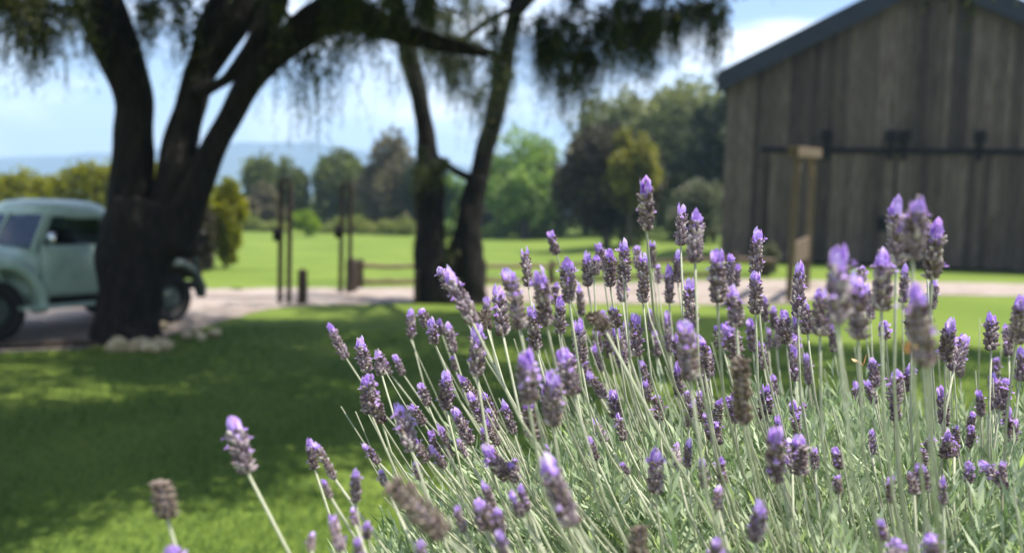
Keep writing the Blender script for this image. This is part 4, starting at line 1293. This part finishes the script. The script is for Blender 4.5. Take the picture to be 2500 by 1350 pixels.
# tip x, tip y, foot x, foot y, width (photograph pixels) [, kind]
SP = [(565,1028,605,1155,44,1),(405,1185,408,1265,50,2),(420,1330,432,1410,44,1),(757,1080,768,1145,22),(778,1095,818,1170,20,3),(790,1175,808,1215,16),(868,1150,868,1225,24),(862,1245,868,1282,18),(893,1275,897,1312,20),
(803,1265,835,1345,26),(757,1310,760,1345,20,3),(870,1318,880,1375,22),(803,797,845,875,23),(885,828,895,910,30,1),(885,925,905,1010,34),(895,935,930,1030,32,1),(925,865,932,915,26,1),(928,870,955,915,19),(962,870,985,915,18,1),
(998,762,1005,825,21),(1030,757,1045,800,24),(1045,785,1062,840,25,1),(1072,783,1078,815,16),(1095,795,1108,860,22),(1085,915,1090,1000,32),(1075,655,1098,705,28,1),(1100,655,1155,790,38,1),(1165,800,1165,920,36,1),(1030,940,1045,990,22),
(1105,870,1112,905,15),(975,985,1005,1100,38,1),(1010,990,1035,1035,20),(890,1090,925,1130,18),(1045,1060,1070,1110,20),(1015,1085,1045,1125,24,3),(1015,1130,1025,1170,18),(930,1150,940,1185,18),(975,1190,1085,1310,60,2),(1025,1320,1030,1365,22,1),
(1165,1225,1185,1295,32),(1220,1245,1225,1300,22),(1220,1300,1235,1370,24,1),(1110,1005,1150,1085,28),(1150,965,1180,1030,26),(1182,970,1210,1025,23,3),(1180,1048,1188,1095,18),(1120,1075,1140,1115,14),(1180,1095,1240,1165,34,1),(1235,985,1255,1060,20),
(1335,1090,1337,1122,14),(1325,1135,1400,1285,50),(1255,1120,1262,1152,14),(1223,710,1228,818,34),(1252,680,1270,805,40,3),(1238,655,1242,700,24,1),(1187,728,1190,775,19,1),(1318,668,1335,795,38),(1298,755,1310,855,31),(1367,735,1368,815,26),
(1355,700,1355,745,22,3),(1417,710,1420,770,20,3),(1388,632,1390,738,34,1),(1345,572,1358,620,21),(1285,620,1290,700,24,3),(1185,770,1190,802,26,2),(1455,765,1478,808,38,2),(1503,757,1503,800,28,3),(1410,795,1418,885,31),(1455,808,1462,860,21),
(1455,850,1470,905,19),(1480,810,1490,875,19,2),(1505,803,1520,895,25),(1528,797,1532,875,21),(1553,780,1556,870,27),(1597,815,1605,870,20),(1587,757,1590,810,15),(1632,770,1635,860,21),(1290,868,1290,985,44,1),(1348,915,1350,1040,42,1),
(1375,858,1400,965,40,1),(1395,860,1398,905,26,1),(1290,985,1300,1065,36,3),(1330,955,1335,1000,20),(1440,915,1475,970,23),(1575,935,1585,980,18),(1500,965,1515,1015,17),(1608,975,1608,1025,25,3),(1450,1030,1480,1080,19),(1505,1020,1525,1075,20,3),
(1520,1130,1535,1158,15),(1600,1100,1600,1205,36,1),(1650,1090,1652,1135,20),(1677,1078,1677,1140,20),(1748,1030,1748,1085,28),(1678,958,1682,988,16,1),(1710,965,1715,1030,20,3),(1760,1130,1765,1180,22,3),(1750,1200,1755,1245,22,3),(1550,1295,1560,1370,44,2),
(1845,1228,1845,1325,38,1),(1745,1315,1752,1360,26),(1577,450,1578,560,34),(1665,513,1662,600,27),(1698,530,1697,640,36),(1650,620,1655,690,22),(1527,598,1525,690,28),(1490,618,1490,700,27),(1470,598,1472,660,23),(1430,625,1435,700,23),
(1455,630,1450,672,24),(1555,610,1562,660,22),(1572,640,1570,740,28,3),(1590,600,1592,655,19,3),(1520,682,1520,735,24),(1605,650,1606,690,17),(1634,660,1634,740,22),(1680,695,1692,800,32),(1755,625,1752,740,38),(1778,630,1780,705,24),(1797,650,1796,700,19),
(1800,705,1798,800,38,1),(1845,570,1845,670,30),(1848,670,1845,768,31),(1866,728,1868,785,18),(1950,655,1948,775,30),(1970,740,1972,815,28),(2008,712,2002,820,40),(2048,615,2045,795,52,1),(2098,685,2095,830,45),(2162,620,2152,760,42,1),(2104,655,2104,690,20,1),
(2122,700,2126,780,21),(2190,505,2188,650,40),(2235,487,2228,635,48,1),(2262,550,2262,615,28,2),(2286,558,2275,680,38),(2210,655,2205,740,21),(2278,690,2275,755,24),(2245,738,2255,895,56,3),(2230,735,2225,830,32,1),(2313,785,2308,880,32),
(2352,825,2328,905,30,1),(2420,775,2420,855,30),(2495,735,2480,840,36),(2030,790,2037,860,19),(1770,795,1800,880,34,1),(1755,800,1765,850,30),(1790,800,1805,860,26,3),(1680,808,1685,930,45,3),(1715,828,1718,900,32),(1728,855,1732,920,25),
(1800,905,1820,1030,42,2),(1870,945,1872,1010,28),(1888,752,1890,800,17),(1915,767,1920,840,30),(1900,795,1898,850,18),(1877,808,1877,850,16),(1940,855,1940,930,24),(1970,868,1975,940,19,1),(1942,775,1943,860,19),(1888,920,1890,970,20),
(1957,985,1950,1020,17),(1945,1020,1945,1065,18,3),(1890,1055,1895,1170,41),(1950,1072,1955,1160,38),(1935,1080,1935,1145,24),(1990,1097,1990,1145,19),(2045,1100,2047,1140,22),(2130,880,2138,945,24),(2118,935,2135,985,20),(2185,910,2185,985,34,1),
(2090,940,2097,1000,19),(2127,1055,2130,1110,18),(2160,790,2162,825,24,1),(2300,955,2305,1040,26),(2330,1045,2335,1085,20,3),(2330,1080,2330,1115,18),(2425,925,2425,1000,21),(2455,930,2440,1000,30),(2395,960,2395,1015,19),(2370,1010,2370,1050,18),
(2455,1010,2470,1065,22,3),(2400,1130,2460,1190,26,1),(2255,1100,2258,1135,20,3),(2255,1137,2255,1200,36),(2230,1160,2232,1205,26,3),(2365,1130,2367,1180,22,1),(2045,1165,2047,1205,20,3),(2150,1272,2152,1320,30),(2190,1320,2190,1380,35,1),(2265,1310,2290,1365,36,1),(2495,855,2490,930,25)]
# a few more small ones deeper in the bush and just outside the picture
for k in range(58):
    x = random.uniform(1080, 2560); y = random.uniform(760, 1180)
    L = random.uniform(42, 70); lean = random.gauss(-0.12 - (1800 - x) / 2600, 0.15)
    if x < 1350: y = random.uniform(900, 1250)
    SP.append((x + lean * L, y, x, y + L, random.uniform(17, 24), random.choice((0, 0, 3, 3, 1))))
for k in range(18):
    x = random.uniform(2540, 3000); y = random.uniform(700, 1100)
    L = random.uniform(80, 120)
    SP.append((x + random.gauss(4, 8), y, x, y + L, random.uniform(26, 36), random.choice((0, 0, 3, 1))))

bush = empty('lavender_bush', (BC[0], BC[1], MOUND))
tag(bush, 'big grey-green lavender bush covered in purple flower spikes beside the lawn', 'lavender')
B0 = np.array([BC[0], BC[1], MOUND])
def link_local(name, me, parent, mw):
    o = bpy.data.objects.new(name, me); COL.objects.link(o)
    o.parent = parent
    o.matrix_local = mw
    return o
STEMS = []
for q in SP:
    tx, ty, bx_, by_, w_ = q[:5]; kind = q[5] if len(q) > 5 else 0
    d = float(np.clip(27.5 / w_, 0.46, 1.38))
    horizon = 515 + (bx_ - 1250) * math.tan(ROLL)
    if by_ > horizon + 60:
        d = max(0.5, min(d, (CAM[2] - 1.525) * FPX / (by_ - horizon)))
    foot = at(bx_, by_, d)
    tip = at(tx, ty, d + random.gauss(0, 0.012))
    ax_ = tip - foot
    L = np.linalg.norm(ax_); axn = ax_ / L
    # stem: bends from the head down to the woody heart of the bush
    rootp = np.array([BC[0] + (foot[0] - BC[0]) * 0.5, BC[1] + (foot[1] - BC[1]) * 0.6, 0]) 
    rootp[2] = 1.16 + random.uniform(-0.05, 0.05)
    if foot[2] - rootp[2] < 0.12: rootp[2] = foot[2] - 0.14
    Ls = np.linalg.norm(rootp - foot)
    t_ = np.linspace(0, 1, 9)[:, None]
    c1 = foot - axn * Ls * 0.42 + np.append(rng.normal(0, 0.006, 2), 0)
    c2 = rootp + np.array([(foot[0] - rootp[0]) * 0.15, (foot[1] - rootp[1]) * 0.15, Ls * 0.3])
    P = (1 - t_) ** 3 * foot + 3 * (1 - t_) ** 2 * t_ * c1 + 3 * (1 - t_) * t_ ** 2 * c2 + t_ ** 3 * rootp
    mb = MB(); mb.tube((P - B0)[::-1], np.linspace(0.0017, 0.00115, 9), 5)
    st = link('flower_stalk', mb.mesh('flower_stalk'), LAV_STEM, bush)
    wr = w_ * d / FPX * 1.12
    L *= 1.16
    Mx = Matrix.Translation(Vector(foot - B0)) @ Vector(axn).to_track_quat('Z', 'Y').to_matrix().to_4x4() @ Matrix.Rotation(random.uniform(0, 6.28), 4, 'Z') @ Matrix.Diagonal((wr / 0.265, wr / 0.265, L, 1))
    link_local('flower_head', random.choice(HEADS[kind]), st, Mx)

# two withered tan petals still clinging to heads
DRYP = noise_mat('withered_petal', (0.50, 0.30, 0.12), (0.66, 0.44, 0.22), 60, 0.7, 0.1)
for px_, py_, d_, sz_, ang_ in ((2212, 862, 0.52, 0.011, 0.4), (2108, 892, 0.93, 0.013, 1.2)):
    p_ = at(px_, py_, d_) - B0
    mbp = MB()
    for q_ in range(3):
        V_, F_ = petal(p_, np.array([math.cos(ang_ + q_ * 0.6), 0.3 * q_ - 0.3, math.sin(ang_ + q_ * 0.6)]), np.array([0.2, 1.0, 0.3 * q_]), sz_, sz_ * 0.6)
        mbp.add(V_, F_)
    link('withered_petal', mbp.mesh('withered_petal'), DRYP, bush)

# bare green shoots between the stalks (past what one could count)
mb = MB()
for k in range(520):
    a_ = random.uniform(0, 6.28); r_ = math.sqrt(random.random())
    x = BC[0] + 0.02 + 0.80 * r_ * math.cos(a_); y = BC[1] + 0.46 * r_ * math.sin(a_)
    z1 = random.uniform(1.42, 1.60); lean = np.array([(x - BC[0]) * random.uniform(0.15, 0.4) - 0.03, (y - BC[1]) * 0.15])
    P = np.array([[x, y, 1.15], [x + lean[0] * 0.4, y + lean[1] * 0.4, (1.15 + z1) / 2], [x + lean[0], y + lean[1], z1]])
    if x + lean[0] < -0.16 or P[2][1] < 0.45: continue
    mb.tube(catmull(P, 3) - B0, np.linspace(0.0014, 0.0007, 7), 4)
o = link('shoots', mb.mesh('shoots'), LAV_STEM, bush); o['kind'] = 'stuff'

# grey-green narrow leaves on short leafy shoots
def foliage():
    PV = []; DV = []; LL = []
    n = 5600
    for k in range(n):
        a_ = random.uniform(0, 6.28); r_ = random.random() ** 0.45
        cx = BC[0] + 0.93 * r_ * math.cos(a_); cy = BC[1] + 0.54 * r_ * math.sin(a_)
        zt = 1.495 - 0.42 * r_ ** 6 + random.gauss(0, 0.03) + 0.02 * math.sin(cx * 17) * math.cos(cy * 15)
        zt -= 0.10 * random.random() ** 2
        L = random.uniform(0.08, 0.16)
        out = np.array([math.cos(a_), math.sin(a_) * 0.7, 0]) * (0.15 + 0.75 * r_ ** 2)
        ax_ = out + np.array([random.gauss(0, 0.18), random.gauss(0, 0.18), 1.0]); ax_ /= np.linalg.norm(ax_)
        tip = np.array([cx, cy, zt])
        if tip[1] < 0.42: continue
        m = int(L / 0.009)
        for j in range(m):
            u = j / m
            p = tip - ax_ * L * (1 - u)
            for s in (0, 1):
                an = j * 1.57 + s * math.pi + random.gauss(0, 0.3)
                rad = np.array([math.cos(an), math.sin(an), 0])
                PV.append(p); DV.append(rad * (0.85 - 0.45 * u) + ax_ * (0.55 + 0.7 * u)); LL.append(random.uniform(0.7, 1.25) * (1 - 0.35 * u))
    P = np.array(PV); D = np.array(DV); Lf = np.array(LL)
    V, F = leaf_quads(P - B0, 0.034 * Lf, 0.0052 * Lf, D)
    o = link('foliage', mesh_np('foliage', V, F), LAV_LEAF, bush); o['kind'] = 'stuff'
foliage()
# woody heart
mb = MB()
for k in range(46):
    a_ = random.uniform(0, 6.28); r_ = math.sqrt(random.random())
    x = 0.70 * r_ * math.cos(a_); y = 0.46 * r_ * math.sin(a_)
    P = catmull([(x * 0.25, y * 0.25, -0.05), (x * 0.6, y * 0.6, 0.16), (x, y, 0.34), (x * 1.05, y * 1.05, 0.46)], 3)
    mb.tube(P, np.linspace(0.012, 0.003, len(P)), 6, 0.05)
o = link('woody_branches', mb.mesh('woody_branches'), WOOD_STEM, bush); o['kind'] = 'stuff'

# ------------------------------------------------------------------ haze over the far country
def haze():
    bm = bmesh.new()
    add_box(bm, (0, 1130, 72), (4400, 2420, 150))
    m = bpy.data.materials.new('haze'); m.use_nodes = True
    nt = m.node_tree; nt.nodes.clear()
    out = nt.nodes.new('ShaderNodeOutputMaterial')
    v = nt.nodes.new('ShaderNodeVolumePrincipled')
    v.inputs['Color'].default_value = (0.50, 0.68, 1.0, 1)
    v.inputs['Density'].default_value = 0.0007
    v.inputs['Anisotropy'].default_value = 0.2
    nt.links.new(v.outputs[0], out.inputs['Volume'])
    o = link('haze', bm_mesh(bm, 'haze'), m)
    struct(o, 'stuff', 'thin blue haze over the far country')
haze()
